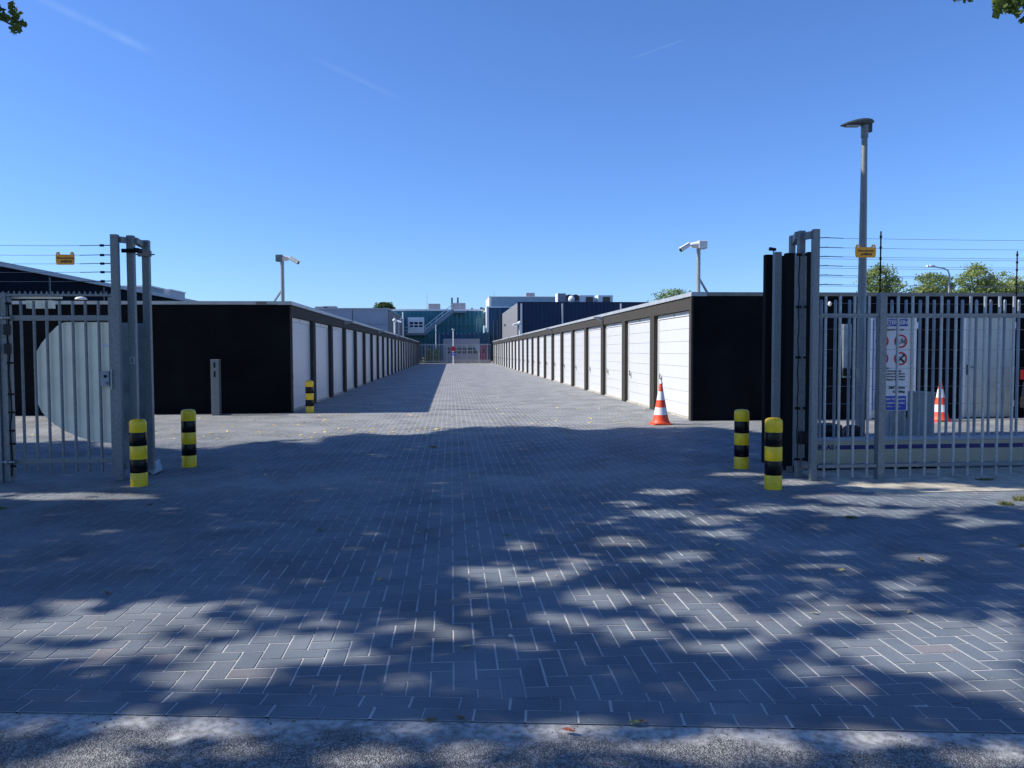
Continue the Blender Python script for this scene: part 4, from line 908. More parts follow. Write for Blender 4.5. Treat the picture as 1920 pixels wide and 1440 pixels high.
# sliding gate leaf end: black covered profiles left of the portal
sg = thing('sliding_gate', 'open sliding gate with cream beam parked behind the right bar fence', 'gate', ground(1640, 880))
SGY = ground(1640, 880).y
def prof(x0_, x1_, y0_, yb_, Y, m, name, d_=.06):
    xm0, xm1 = at(x0_, 680, Y).x, at(x1_, 680, Y).x; q = MB(); q.box(xm0, xm1, Y, Y+d_, GZ(x0_, yb_, Y), GZ(x0_, y0_, Y)); return q.build(name, m, sg, .004)
prof(1434, 1450, 477, 868, SGY-.02, RUBBER, 'rubber_edge', .08)
prof(1451, 1464, 472, 876, SGY-.25, GALV, 'end_post', .07)
prof(1464, 1472, 479, 874, SGY+.1, RUBBER, 'rubber_edge', .08)
prof(1472.5, 1488, 474, 874, C_[1]-.12, RUBBER, 'rubber_edge', .08)
prof(1486, 1492.5, 474, 872, C_[1]-.03, GALVL, 'end_post', .05)
prof(1512, 1520, 472, 880, B[1]+.2, RUBBER, 'rubber_edge', .05)
prof(1509.5, 1512.5, 474, 880, B[1]+.22, GALVL, 'end_post', .05)
q = MB(); q.box(at(1474, 880, SGY).x, at(1488, 880, SGY).x, SGY-.1, SGY+.1, .0, .06); q.build('roller_foot', RUBBER, sg)
q = MB(); x_ = at(1452, 468, SGY-.25).x; z_ = GZ(1452, 472, SGY-.25); q.tube((x_, SGY-.22, z_), (x_, SGY-.22, z_+.035), .008); q.tube((x_-.05, SGY-.22, z_+.038), (x_+.03, SGY-.22, z_+.03), .022, .018); q.build('gate_camera', BLACKP, sg)  # small black camera on top of the end post
xb0 = at(1528, 845, SGY).x; xb1 = 14.5
zt_, zb_ = GZ(1640, 822, SGY), GZ(1640, 868, SGY)
q = MB(); q.prismX([(SGY, zb_), (SGY+.16, zb_), (SGY+.16, zt_), (SGY+.05, zt_), (SGY+.015, zt_-.035), (SGY+.015, zt_-.06), (SGY, zt_-.065)], xb0, xb1); bm = q.build('beam', CREAM, sg)
q = MB(); q.prismX([(SGY-.004, zb_-.02), (SGY+.165, zb_-.02), (SGY+.165, zb_-.001), (SGY-.004, zb_-.001)], xb0, xb1); q.build('beam_rail', RGREY, sg)
z0s, z1s = GZ(1640, 842, SGY), GZ(1640, 834, SGY)
q = MB(); q.box(at(1567, 840, SGY).x, xb1, SGY-.003, SGY-.0005, z0s, z1s); q.build('beam_stripe', NAVYP, bm).location = (0, 0, 0)
q = MB(); q.prismX([(SGY+.004, zt_+.001), (SGY+.155, zt_+.001), (SGY+.155, zt_+.006), (SGY+.045, zt_+.006), (SGY+.004, zt_-.03)], xb0, xb1); q.build('beam_top', CREAMT, sg)
tx = textm('lettering', 'HERAS', NAVYP, bm, at(1545, 838, SGY).x, (z0s+z1s)/2+.001, SGY-.003, .082, bold=.003, sx=1.05); tx.location = (0, 0, 0)
q = MB(); px = 1538.5; tops = []
while px < 2140: xx = at(px, 700, SGY+.1).x; q.tube((xx, SGY+.1, zt_), (xx, SGY+.1, GZ(px, 566, SGY+.1)), .0175, n=10); q.lathe(xx, SGY+.1, [(.0175, GZ(px, 566, SGY+.1)), (.015, GZ(px, 563, SGY+.1)), (.004, GZ(px, 561.5, SGY+.1))], 10); px += 26.35
q.build('bars', GALVB, sg)
q = MB(); q.box(xb0, xb1, SGY+.085, SGY+.115, GZ(1640, 596, SGY+.1), GZ(1640, 590.5, SGY+.1)); q.build('rail', GALVB, sg)
# carriages under the beam
for i, (pa, pb_) in enumerate(((1534, 1566), (1672, 1760))):
    q = MB(); q.box(at(pa, 880, SGY).x, at(pb_, 880, SGY).x, SGY-.01, SGY+.2, 0.0, zb_-.022); q.build('roller_carriage', RUBBER, sg)
    q = MB()
    for k in range(3): xx = at(pa+8+k*(pb_-pa-16)/2, 880, SGY).x; q.tube((xx, SGY-.05, .06), (xx, SGY-.011, .06), .035)
    q.build('roller', GALVB, sg)
# low clutter behind the fence
q = MB(); xa = at(1530, 800, SGY+.5).x; xb = at(1577, 800, SGY+.5).x; q.box(xa-.1, xb, SGY+.45, SGY+.8, 0, GZ(1550, 797, SGY+.45)); mo = thing('gate_motor', 'black motor housing standing behind the sliding gate beam', 'motor', (xa, SGY+.5, 0)); q.build('housing', BLACKP, mo, .02)
w_ = MB(); w_.box(xa-.08, xb-.03, SGY+.44, SGY+.449, .2, .42); w_.build('cover_plate', RUBBER, mo)
gq = ground(1601, 836); hr = thing('hose_reel', 'dark red drum half hidden by the sliding gate beam', 'reel', (gq.x, gq.y, 0))
q = MB(); q.tube((gq.x, gq.y, .16), (gq.x, gq.y+.12, .16), .165, n=28); q.build('drum', mat('maroon_plastic', (.05, .012, .015), .5), hr)
q = MB(); q.tube((gq.x, gq.y-.01, .16), (gq.x, gq.y, .16), .10, n=20); q.build('hub', BLACKP, hr)

# front bar fence on the right
FYR = A[1]+.04
bf = thing('bar_fence', 'near galvanised bar fence running right from the portal posts', 'fence', (A[0], FYR, 0))
q = MB(); px = 1548.0; step = 27.15; tz_ = GZ(1700, 555, FYR); bz_ = GZ(1700, 893, FYR)
while px < 2200:
    if abs(px-1651) > 9: xx = at(px, 600, FYR).x; q.tube((xx, FYR, bz_), (xx, FYR, tz_), .0165, n=12)
    px += step
q.build('bars', GALVL, bf)
xe = at(2180, 700, FYR).x; xs = A[0]+A[2]/2+.01
pxm = at(1651, 700, FYR).x
for (pa, pb_) in ((594, 588), (874.5, 868.5)):
    za, zb = GZ(1700, pa, FYR), GZ(1700, pb_, FYR)
    for x_a, x_b in ((xs, pxm-.045), (pxm+.045, xe)):
        q = MB(); q.box(x_a, x_b, FYR-.036, FYR-.008, za, zb); q.build('rail', GALV, bf, .003)
q = MB(); q.box(pxm-.042, pxm+.042, FYR-.05, FYR+.04, 0, GZ(1651, 549, FYR)); q.build('post', GALV, bf, .006)
q = MB(); xx = at(2055, 700, FYR).x; q.box(xx-.042, xx+.042, FYR-.05, FYR+.04, 0, GZ(1651, 549, FYR)); q.build('post', GALV, bf, .006)
we = thing('electric_fence', 'thin wires with black stand-offs strained above the right bar fence', 'electric fence', (xs, FYR, 2))
def wireset(t_, xs_, xe_, Y, pys, px, lead):
    for py in pys:
        z_ = GZ(px, py, Y); q = MB(); nseg = 10
        pts = [Vector((xs_+(xe_-xs_)*i/nseg, Y, z_-.012*math.sin(math.pi*i/nseg))) for i in range(nseg+1)]
        for a_, b_ in zip(pts, pts[1:]): q.tube(a_, b_, .0022, n=5, cap=False)
        q.build('wire', GALVB, t_)
        if lead: q = MB(); q.tube((xs_, Y, z_), (xs_+.10, Y, z_+.004), .005, n=6); q.tube((xs_+.1, Y, z_+.002), (xs_+.28, Y, z_-.003), .004, n=6); q.build('insulator', RUBBER, t_)
wireset(we, xs, xe, FYR, [446, 464, 481, 498.5, 516, 533.5], 1540, True)
wireset(we, at(1536, 480, SGY+.1).x, xe, SGY+.1, [485, 502.5, 519, 536], 1540, False)
wireset(we, xs, xe, FYR+.06, [568, 617, 655, 690, 724, 757, 789], 1540, False)
for px, pt, Y in ((1650, 434, FYR), (1905.5, 471, SGY+.1)):
    q = MB(); xx = at(px, (pt+549)/2, Y).x; z0 = GZ(px, 556, Y); z1 = GZ(px, pt, Y); q.tube((xx, Y-.01, z0), (xx, Y-.01, z1), .0085 if px < 1700 else .008, n=8)
    for k in range(6): z_ = z0+(z1-z0)*(k+.5)/6; q.tube((xx, Y-.01, z_-.012), (xx, Y-.01, z_+.012), .014, n=8)
    q.build('standoff_rod', RUBBER, we)
warn_sign(1602.5, 1641.5, 458.5, 483, FYR, 'amber warning plate hanging on the wires before the street lamp')

# ------------------------------------------------------------------ big information sign
IY = FYR+.22; SK = IY/11.6
def ix(px): return at(px, 680, IY).x
def iz(py): return GZ(1670, py, IY)
isg = thing('information_sign', 'white and blue site rules board with red ring symbols behind the fence', 'sign', (ix(1668), IY, 0))
q = MB(); q.box(ix(1636), ix(1703), IY, IY+.012, iz(770), iz(597)); q.build('panel', SIGNW, isg, .002)
q = MB()
for py in (612, 690, 760): q.box(ix(1645), ix(1696), IY+.0125, IY+.03, iz(py)-.012, iz(py)+.012); q.box(ix(1649), ix(1653), FYR+.041, IY+.0125, iz(py)-.01, iz(py)+.01)
q.build('mounting_rail', GALVL, isg)
q = MB(); q.box(at(1658, 780, 11.8).x, at(1666.5, 780, 11.8).x, 11.8, 11.86, 0, GZ(1662, 640, 11.8)); q.box(at(1657, 780, 11.8).x, at(1667.5, 780, 11.8).x, 11.79, 11.87, GZ(1662, 640, 11.8), GZ(1662, 640, 11.8)+.01)
tag(q.build('steel_post', GALVL), 'plain pale steel post half hidden behind the site rules board', 'post')
yf = IY-.002
def rect(px0, px1, py0, py1, m, name, dy=0): q = MB(); q.box(ix(px0), ix(px1), yf-.002-dy, yf-dy, iz(py1), iz(py0)); return q.build(name, m, isg)
rect(1641, 1701, 598.5, 611.5, SIGNB, 'header_panel')
rect(1641, 1700, 742.5, 769, SIGNB, 'lower_panel')
rect(1636, 1637.4, 600, 769, SIGNB, 'border'); rect(1637.5, 1640.5, 729.5, 731, SIGNB, 'border')
def ring(px, py, rp):
    x, z = ix(px), iz(py); R = rp/FPX*IY*1.0; q = MB(); n = 36
    vs = [(x+rr*math.cos(2*math.pi*i/n), yf-.004, z+rr*math.sin(2*math.pi*i/n)) for rr in (R, R*.76) for i in range(n)]
    vs += [(v[0], v[1]+.003, v[2]) for v in vs]
    q.add(vs, [(i, (i+1) % n, n+(i+1) % n, n+i) for i in range(n)]+[(i, 2*n+i, 2*n+(i+1) % n, (i+1) % n) for i in range(n)]); q.build('red_ring', SIGNR, isg)
for cx_, cy_ in ((1653, 640), (1688, 640), (1653, 672.5), (1688, 672.5)): ring(cx_, cy_, 13.2)
def tt(s, px, py, size, m=INK, **k): return textm('text', s, m, isg, ix(px), iz(py), yf-.004, size*SK, **k)
tt('PRIV\u00c9TERREIN', 1671, 605, .088, SIGNW, bold=.002, sx=.93)
tt('GARAGEBOXEN TE HUUR', 1671, 618.5, .034, bold=.0006)
tt('3,5t', 1688, 640, .105, bold=.001, sx=.9); tt('P', 1653, 640, .12, bold=.002)
q = MB(); x, z = ix(1688), iz(672.5)
def sb_(a, b, c, d, dy, w): q.bar((x+a*SK, yf-dy, z+b*SK), (x+c*SK, yf-dy, z+d*SK), .002, w*SK, up=(0, 1, 0))
q_up = (0, 1, 0)
def flatbar(a, b, c, d, dy, w):
    v = Vector((c-a, 0, d-b)).normalized(); n = Vector((-v.z, 0, v.x))*w*SK/2; p0 = Vector((x+a*SK, yf-dy, z+b*SK)); p1 = Vector((x+c*SK, yf-dy, z+d*SK))
    q.add([p0+n, p0-n, p1-n, p1+n], [(0, 1, 2, 3)])
flatbar(-.052, .052, .055, -.055, .005, .012); flatbar(0, 0, .058, -.058, .0055, .03); flatbar(.05, .05, -.056, -.056, .006, .022); flatbar(.042, .042, .078, .045, .0065, .018); flatbar(.042, .042, .045, .078, .007, .018)
q.build('tools_symbol', INK, isg)
q = MB(); x, z = ix(1653), iz(672.5); q.tube((x, yf-.006, z-.02*SK), (x, yf-.003, z-.02*SK), .03*SK, n=16); flatbar(0, 0, 0, .06, .005, .014); q.build('symbol', INK, isg)
for i, s_t in enumerate(('Het is niet toegestaan', 'auto\u2019s te wassen of spullen te', 'stallen op het terrein. Zonder', 'toestemming op eigen weg is')):
    tt(s_t, 1671, 695.5+i*5.3, .038, bold=.0008)
tt('24/7 camera', 1682, 727, .052, bold=.0015); tt('bewaking', 1686, 734.5, .05, bold=.0015)
tt('VERBODEN TOEGANG', 1670.5, 748.5, .047, SIGNW, bold=.0008); tt('VOOR ONBEVOEGDEN', 1670.5, 756, .045, SIGNW, bold=.0008); tt('ART. 461 WETB. V. STRAFR.', 1670.5, 762.5, .028, SIGNW)
# cabinet
cg = 12.0; xa, xb = at(1690, 780, cg).x, at(1752.5, 780, cg).x; zc_ = GZ(1720, 739, cg)
cb = thing('utility_cabinet', 'grey utility cabinet standing right of the site rules board', 'cabinet', ((xa+xb)/2, cg, 0))
q = MB(); q.box(xa, xb, cg, cg+.4, .08, zc_); q.build('housing', CAB, cb, .008)
q = MB(); q.box(xa-.01, xb+.01, cg-.015, cg+.41, zc_+.001, zc_+.03); q.build('lid', CAB, cb, .004)
q = MB(); q.box(xa+.02, xb-.02, cg+.02, cg+.38, 0, .08); q.build('plinth', CONC, cb)
q = MB(); q.box((xa+xb)/2-.003, (xa+xb)/2+.003, cg-.004, cg-.0005, .12, zc_-.04); q.box(xa+.06, xa+.09, cg-.02, cg-.001, zc_*.5, zc_*.5+.14); q.build('door_handle', BLACKP, cb)
# dark wall boxes left of the lamp pole (behind fence)
wb = MB(); wy_ = RY-.12; wb.box(GX(1577, wy_), GX(1592, wy_), wy_-.1, wy_+.08, GZ(1585, 708, wy_), GZ(1585, 608, wy_)); wbo = thing('wall_box', 'tall dark box fixed to the black wall left of the lamp post', 'meter box', (GX(1585, wy_), wy_, 1)); wb.build('housing', GALVB, wbo, .01)
q = MB(); q.box(GX(1576, wy_), GX(1596, wy_), wy_-.14, wy_-.101, GZ(1585, 705, wy_), GZ(1585, 690, wy_)); q.build('hose_bracket', RUBBER, wbo)
wl = MB(); wl.lathe(GX(1554.5, RY-.15), RY-.15, [(.01, GZ(1554, 575, RY)), (.04, GZ(1554, 572, RY)), (.035, GZ(1554, 568, RY)), (.01, GZ(1554, 566, RY))], 12)
tag(wl.build('wall_lamp', WHITE), 'tiny white lamp high on the black wall behind the right fence', 'wall lamp')
wl = MB(); wl.lathe(GX(154.5, LY-.14), LY-.14, [(.13, GZ(154, 562, LY)), (.13, GZ(154, 560.5, LY)), (.09, GZ(154, 558, LY)), (.02, GZ(154, 557, LY))], 16)
tag(wl.build('dome_lamp', WHITE), 'small white dome on the roof edge seen through the bar gate', 'dome lamp')

# ------------------------------------------------------------------ car at the right edge
cy0 = 13.4; cx0 = at(1908, 770, cy0+1.65).x+.05
car = thing('parked_car', 'dark parked car cut by the right picture edge', 'car', (cx0+2, cy0+.8, 0))
pr = [(0, .32), (.0, .55), (.03, .80), (.10, .98), (.18, 1.02), (.55, 1.38), (.9, 1.45), (2.0, 1.44), (2.9, 1.0), (3.8, .85), (4.05, .6), (4.05, .3), (3.6, .22), (.3, .22)]
q = MB(); q.prismY([(cx0+a_, b_) for a_, b_ in pr], cy0, cy0+1.65); q.build('body', CARP, car, .05)
q = MB(); q.prismY([(cx0+.62, 1.02), (cx0+.85, 1.32), (cx0+1.95, 1.33), (cx0+2.65, 1.02)], cy0-.008, cy0-.001); q.build('side_window', GLASSD, car)
for xx in (.8, 3.25):
    q = MB(); q.tube((cx0+xx, cy0-.01, .31), (cx0+xx, cy0+.2, .31), .31, n=28); wh = q.build('wheel', RUBBER, car)
    q = MB(); q.tube((cx0+xx, cy0-.02, .31), (cx0+xx, cy0-.011, .31), .2, n=20); q.build('rim', GALVL, wh).location = (0, 0, 0)
q = MB(); q.box(cx0+.0, cx0+.16, cy0-.015, cy0-.002, .82, .98); q.box(cx0-.012, cx0+.07, cy0+1.5, cy0+1.652, .88, 1.08); q.build('tail_lamp', TAILR, car, .01)
q = MB(); q.box(cx0-.05, cx0+.02, cy0+.0, cy0+1.6, .3, .52); q.build('bumper', BLACKP, car, .02)

# ------------------------------------------------------------------ foliage
def leaves(name, C, size, m, parent=None, aspect=.55, tintbias=None):
    """C: (n,3) centres; small diamond leaves with random orientation"""
    n = len(C); a = rng.normal(size=(n, 3)); a /= np.linalg.norm(a, axis=1)[:, None]
    b_ = rng.normal(size=(n, 3)); b_ -= (b_*a).sum(1)[:, None]*a; b_ /= np.linalg.norm(b_, axis=1)[:, None]
    s = size*(.6+.8*rng.random(n)[:, None]); c = np.cross(a, b_)
    V = np.stack([C-a*s*.5, C+b_*s*aspect*.5-a*s*.05+c*s*.06, C+a*s*.5, C-b_*s*aspect*.5-a*s*.05+c*s*.06], 1).reshape(-1, 3)
    F = np.arange(n*4).reshape(n, 4); t = rng.random(n)*.7+.15 if tintbias is None else np.clip(tintbias+rng.normal(0, .15, n), 0, 1)
    return npmesh(name, V, F, m, np.repeat(t, 4), parent)
def clumps(center, rad, nclump, nper, cr, flat=1.0):
    cs_ = []
    for _ in range(nclump):
        d = rng.normal(size=3); d /= np.linalg.norm(d); r = rng.random()**.45
        c = np.array(center)+d*r*np.array(rad); cs_.append((c, rng.random()))
    pts = []; tb_ = []
    for c, t in cs_:
        k = int(nper*(.6+.8*rng.random())); p = rng.normal(size=(k, 3))*cr*(.7+.6*rng.random())*np.array([1, 1, .75]); pts.append(c+p); tb_.append(np.full(k, t))
    return np.concatenate(pts), np.concatenate(tb_)
def trunkmb(x, y, z0, z1, r, limbs, spread):
    q = MB(); q.tube((x, y, z0-.1), (x, y, z0+(z1-z0)*.45), r, r*.75, 10); q.tube((x, y, z0+(z1-z0)*.45), (x+.1, y, z1), r*.75, r*.15, 8)
    for k in range(limbs):
        t = .35+.5*k/limbs; a_ = k*2.4; p = Vector((x, y, z0+(z1-z0)*t)); e = p+Vector((math.cos(a_)*spread, math.sin(a_)*spread, (z1-z0)*.25)); q.tube(p, e, r*.38*(1-t*.5), r*.08, 7)
    return q
def tree(px, pytop, Y, hw, label, name='broadleaf_tree', m=LEAFF, ncl=46, nper=150, size=.17, zc_f=.5, seedshape=1.0, group='trees beyond the garages'):
    x = GX(px, Y); zt_ = GZ(px, pytop, Y)
    t_ = thing(name, label, 'tree', (x, Y, 0), group)
    trunkmb(x, Y, 0, zt_*.9, .18, 7, hw*.7).build('trunk', BARK, t_)
    P_, tb_ = clumps((x, Y, zt_*.74), (hw*1.15, hw*1.15, zt_*.27), int(ncl*.9), nper, hw*.19)
    kz = P_[:, 2] < zt_; leaves('crown', P_[kz], size*1.15, m, t_, tintbias=tb_[kz])
tree(1655, 493, 46, 1.0, 'rounded green tree behind the black stand-off rod', ncl=68, nper=130, size=.13)
tree(1735, 512, 50, 1.05, 'low bushy tree left of the arched street lamp', ncl=72, nper=130, size=.13)
tree(1768, 516, 56, .8, 'small round tree whose crown surrounds the arched lamp pole', ncl=48, nper=120, size=.13)
tree(1798, 523, 54, .8, 'low tree just right of the arched street lamp', ncl=44, nper=120, size=.13)
tree(1828, 489, 48, 1.0, 'tallest pale green tree among those above the black wall', ncl=68, nper=120, size=.13)
tree(1872, 508, 50, 1.1, 'rounded tree near the right edge above the black wall', ncl=68, nper=130, size=.13)
tree(1915, 516, 50, .95, 'tree cut by the right picture edge above the black wall', ncl=52, nper=130, size=.13)
tree(1262, 542, 75, 2.0, 'pale tree top peeking over the right garage roof', ncl=60, nper=140, size=.17)
tree(720, 567, 160, 2.2, 'dark round tree top above the pale grey hall', m=LEAF, ncl=40, size=.4)
# far lamp with arched arm
fy = 40; q = thing('street_lamp', 'distant street lamp with arched arm between the trees', 'street lamp', (GX(1777, fy), fy, 0)); w_ = MB(); x = GX(1777, fy); z_ = GZ(1777, 504, fy); w_.tube((x, fy, 0), (x, fy, z_-.3), .06, .05)
pp = [Vector((x, fy, z_-.3)), Vector((x-.08, fy, z_-.1)), Vector((x-.3, fy, z_+.02)), Vector((GX(1745, fy), fy, GZ(1745, 499.5, fy)))]
for a_, b_ in zip(pp, pp[1:]): w_.tube(a_, b_, .035, n=8)
w_.build('pole', GALVL, q); w_ = MB(); xh = GX(1739, fy); w_.lathe(xh+.05, fy, [(.02, GZ(1739, 501, fy)), (.12, GZ(1739, 500.5, fy)), (.12, GZ(1739, 498.5, fy)), (.03, GZ(1739, 496.5, fy))], 12); w_.box(xh-.12, xh+.3, fy-.08, fy+.08, GZ(1739, 500, fy), GZ(1739, 497.5, fy)); w_.build('lamp_head', WHITE, q)
# shrub behind end fence
sx0, sx1 = GX(797, 100), GX(823, 100); sh = thing('shrub', 'clipped green shrub behind the far end fence', 'shrub', ((sx0+sx1)/2, 100, 0))
P_ = np.column_stack([rng.uniform(sx0, sx1, 9000), rng.uniform(99.6, 101.5, 9000), rng.uniform(.0, 1, 9000)]); top = GZ(810, 653, 100)*(.88+.12*np.sin((P_[:, 0]-sx0)*5)); P_[:, 2] = (P_[:, 2]**.8)*top
leaves('foliage', P_, .15, LEAFF, sh); q = MB(); q.tube(((sx0+sx1)/2, 100.5, 0), ((sx0+sx1)/2, 100.5, 1.5), .06, .02); q.build('stem', BARK, sh)

# ------------------------------------------------------------------ street trees outside the frame; their crowns shade the forecourt
PATCH = [ # gaps in the canopy seen as sun patches on the paving: px centre, py centre, half width, half height
 (130, 931, 170, 5), (60, 1180, 95, 12), (215, 1172, 80, 13), (300, 1150, 60, 12), (250, 1205, 60, 10), (500, 1216, 60, 14), (572, 1208, 45, 10), (600, 1170, 30, 8), (330, 1282, 70, 10), (440, 1262, 40, 8),
 (640, 1230, 20, 6), (800, 1168, 40, 7), (850, 1190, 35, 7), (985, 1026, 40, 6), (905, 1072, 60, 7), (935, 1090, 45, 7), (1040, 1082, 60, 9), (1090, 1060, 45, 7), (1160, 1015, 55, 7), (1130, 1120, 60, 11), (1255, 922, 50, 4), (1180, 944, 50, 4), (1245, 962, 60, 5),
 (1340, 975, 70, 6), (1350, 1000, 50, 5), (1430, 955, 60, 4), (1290, 1040, 45, 6), (1290, 1130, 60, 14), (1200, 1180, 60, 9), (1380, 1160, 60, 10), (1460, 1190, 50, 8), (1560, 1150, 60, 9), (1360, 1210, 50, 10), (1610, 1212, 80, 12), (1720, 1180, 90, 14), (1760, 1245, 110, 14), (1860, 1215, 80, 14), (1880, 1290, 60, 14), (1500, 1250, 50, 8), (1580, 1290, 50, 8),
 (1700, 1098, 55, 9), (1600, 957, 80, 4), (1690, 960, 60, 4), (1840, 981, 70, 5), (1770, 937, 220, 8), (1850, 928, 110, 8), (1700, 912, 120, 4), (1560, 930, 60, 4), (1740, 1045, 60, 6), (1480, 905, 60, 4), (1380, 890, 60, 3),
 (290, 1358, 95, 14), (20, 1372, 70, 13), (110, 1428, 120, 16), (640, 1432, 70, 14), (1900, 1425, 70, 16), (1210, 1290, 30, 6), (1330, 1405, 60, 7), (900, 1150, 30, 6), (1000, 1210, 40, 6), (1050, 1160, 40, 7)]
tanE = math.tan(SUN_EL); hx_, hy_ = -math.cos(math.radians(SUN_AZ)), math.sin(math.radians(SUN_AZ))
N = 150000
gxs = rng.uniform(-13, 22, N); gys = rng.uniform(1.2, 15.4, N)
gp = np.column_stack([gxs, gys, np.zeros(N)]); ppx, ppy, pz = proj(gp)
keep = (ppx > -250) & (ppx < 2200)
# irregular back edge of the shade
edge_y = 14.2+.75*np.sin(gxs*.55+.6)+.35*np.sin(gxs*1.7)+.2*np.sin(gxs*3.9+1)+np.where(gxs < -2.2, -1.0, 0)+rng.normal(0, .12, N)
edge_y = np.where(gxs > 7.0, np.minimum(edge_y, 13.2), edge_y)
keep &= gys < edge_y
for (cx_, cy_, rx_, ry_) in PATCH:
    kk = 1.15 if (cy_ > 1100) else 1.0
    r2_ = ((ppx-cx_)/(rx_*1.1*kk))**2+((ppy-cy_)/(ry_*1.7*kk))**2
    keep &= ~((r2_ < 1) & (rng.random(N) < .985))
# looser foliage: zones of dappled light
for (cx_, cy_, rx_, ry_, q_) in [(270, 1195, 420, 85, .74), (150, 1160, 260, 35, .6), (560, 1240, 260, 60, .5), (1120, 1110, 300, 100, .45), (1010, 1200, 240, 40, .35), (1600, 1200, 420, 100, .58), (1330, 975, 300, 45, .45), (1700, 950, 320, 28, .6), (960, 1400, 1100, 55, .55), (1500, 1080, 300, 70, .35)]:
    r2_ = ((ppx-cx_)/rx_)**2+((ppy-cy_)/ry_)**2
    keep &= ~((r2_ < 1) & (rng.random(N) < q_*np.clip((1-r2_)*2.5, 0, 1)))
# sparser towards the street
thin = np.clip((6.2-gys)/3.5, 0, 1)*.25+np.clip((gxs-1.5)/8, 0, 1)*np.clip((8-gys)/3, 0, 1)*.30
keep &= rng.random(N) > thin
gp = gp[keep]; gy = gp[:, 1]
zmin = np.maximum(5.6, 2.1+.475*gy); Z = zmin+rng.random(len(gp))**1.2*4.6
CP = np.column_stack([gp[:, 0]+hx_*Z/tanE, gp[:, 1]+hy_*Z/tanE, Z])
qx, qy, qz = proj(CP); vis = (qz > 0) & (qx > -60) & (qx < 1980) & (qy > -45)
CP = CP[~vis]
TR = [(-15.5, 10.5), (-8.4, 9.6), (-15, 3.2), (-10.5, 1.8), (8.5, 3.0)]
lab = ['broad street tree left of the forecourt, far one', 'street tree whose branch hangs into the top left corner', 'broad street tree at the kerb, far left', 'street tree close left of the viewer', 'street tree whose branch hangs into the top right corner']
dist = np.stack([np.hypot(CP[:, 0]-a_, CP[:, 1]-b_) for a_, b_ in TR]); own = dist.argmin(0)
def corner(poly_c, rx_, ry_, Y, n, spread):
    pts = []
    for (cx_, cy_, rr) in poly_c:
        k = int(n*rr*rr/400); 
        for _ in range(max(k, 6)):
            a_ = random.random()*6.28; r_ = rr*math.sqrt(random.random()); p = at(cx_+r_*math.cos(a_), cy_+r_*math.sin(a_), Y+random.uniform(-spread, spread)); pts.append(tuple(p))
    return np.array(pts)
cl = corner([(2, 28, 12), (22, 18, 8), (25, 30, 8), (36, 28, 7), (30, 50, 12), (38, 48, 9), (28, 58, 8), (20, 8, 5), (-30, 20, 30), (-60, -10, 40), (44, 44, 4), (10, 36, 8)], 0, 0, 7.5, 85, .3)
cr_ = corner([(1878, 6, 16), (1898, 8, 14), (1915, 4, 14), (1885, 16, 8), (1900, 20, 7), (1906, 24, 5), (1870, 20, 3), (1868, 28, 2.5), (1950, -10, 40), (1800, -12, 14), (1815, -8, 10), (1918, 36, 2), (1890, -25, 30)], 0, 0, 6.2, 70, .25)
for k, ((a_, b_), l_) in enumerate(zip(TR, lab)):
    t_ = thing('street_tree', l_, 'tree', (a_, b_, 0), 'street trees beside the forecourt')
    q = trunkmb(a_, b_, -.05, 10.5, .2, 9, 3.2)
    if k == 1:
        q.tube((a_, b_, 4.3), at(-60, 0, 7.5), .05, .02); q.tube(at(-60, 0, 7.5), at(30, 52, 7.5), .02, .004)
    if k == 4:
        q.tube((a_, b_, 3.8), at(1960, -20, 6.2), .05, .018); q.tube(at(1960, -20, 6.2), at(1885, 14, 6.2), .018, .004)
    q.build('trunk', BARK, t_)
    C1 = CP[own == k]; sz = np.full(len(C1), .25)
    if k == 1: C1 = np.concatenate([C1, cl]); sz = np.concatenate([sz, np.full(len(cl), .055)])
    if k == 4:
        P_, tb_ = clumps((a_, b_, 8.5), (3.2, 3.2, 2.0), 50, 60, .5); vx, vy, vz = proj(P_); P_ = P_[~((vz > 0) & (vx > -50) & (vx < 1980) & (vy > -40))]
        C1 = np.concatenate([C1, P_, cr_]); sz = np.concatenate([sz, np.full(len(P_), .22), np.full(len(cr_), .07)])
    leaves('crown', C1, sz[:, None], LEAF, t_, aspect=.7)

# ------------------------------------------------------------------ litter: leaves and weeds
def leafmesh(s):
    q = MB(); o = [(0, -1), (.35, -.55), (.5, 0), (.3, .6), (0, 1), (-.3, .6), (-.5, 0), (-.35, -.55)]
    vs = [(x*s*.5, y*s*.5, .004+.12*s*abs(x)*2+.06*s*y*y) for x, y in o]+[(0, 0, .003)]
    q.add(vs, [(i, (i+1) % 8, 8) for i in range(8)]); return q
def litter(px, py, s, m, label):
    g = ground(px, py); q = leafmesh(s); o_ = q.build('fallen_leaf', m); o_.location = (g.x, g.y, .004); o_.rotation_euler = (random.uniform(-.2, .2), random.uniform(-.2, .2), random.random()*6.28)
    tag(o_, label, 'leaf', 'single fallen leaves on the ground')
BRL = mat('brown_leaf', (.20, .11, .05), .7, 0, 20, .3); RDL = mat('red_leaf', (.50, .13, .06), .6, 0, 20, .2); YLL = mat('yellow_leaf', (.50, .40, .16), .6, 0, 20, .2); GRL = mat('green_leaf', (.12, .17, .05), .6, 0, 20, .2)
litter(862, 1350, .055, BRL, 'curled brown leaf lying against the paving edge'); litter(1064, 1373, .05, RDL, 'orange red leaf on the sandy road edge'); litter(1073, 1375, .04, RDL, 'smaller orange red leaf touching the red one')
litter(874, 1216, .055, YLL, 'pale dry leaf on the dark paving below the picture centre'); litter(200, 1115, .06, BRL, 'pinkish brown leaf on the paving at left'); litter(1372, 1033, .06, YLL, 'tan leaf on the paving at right of centre')
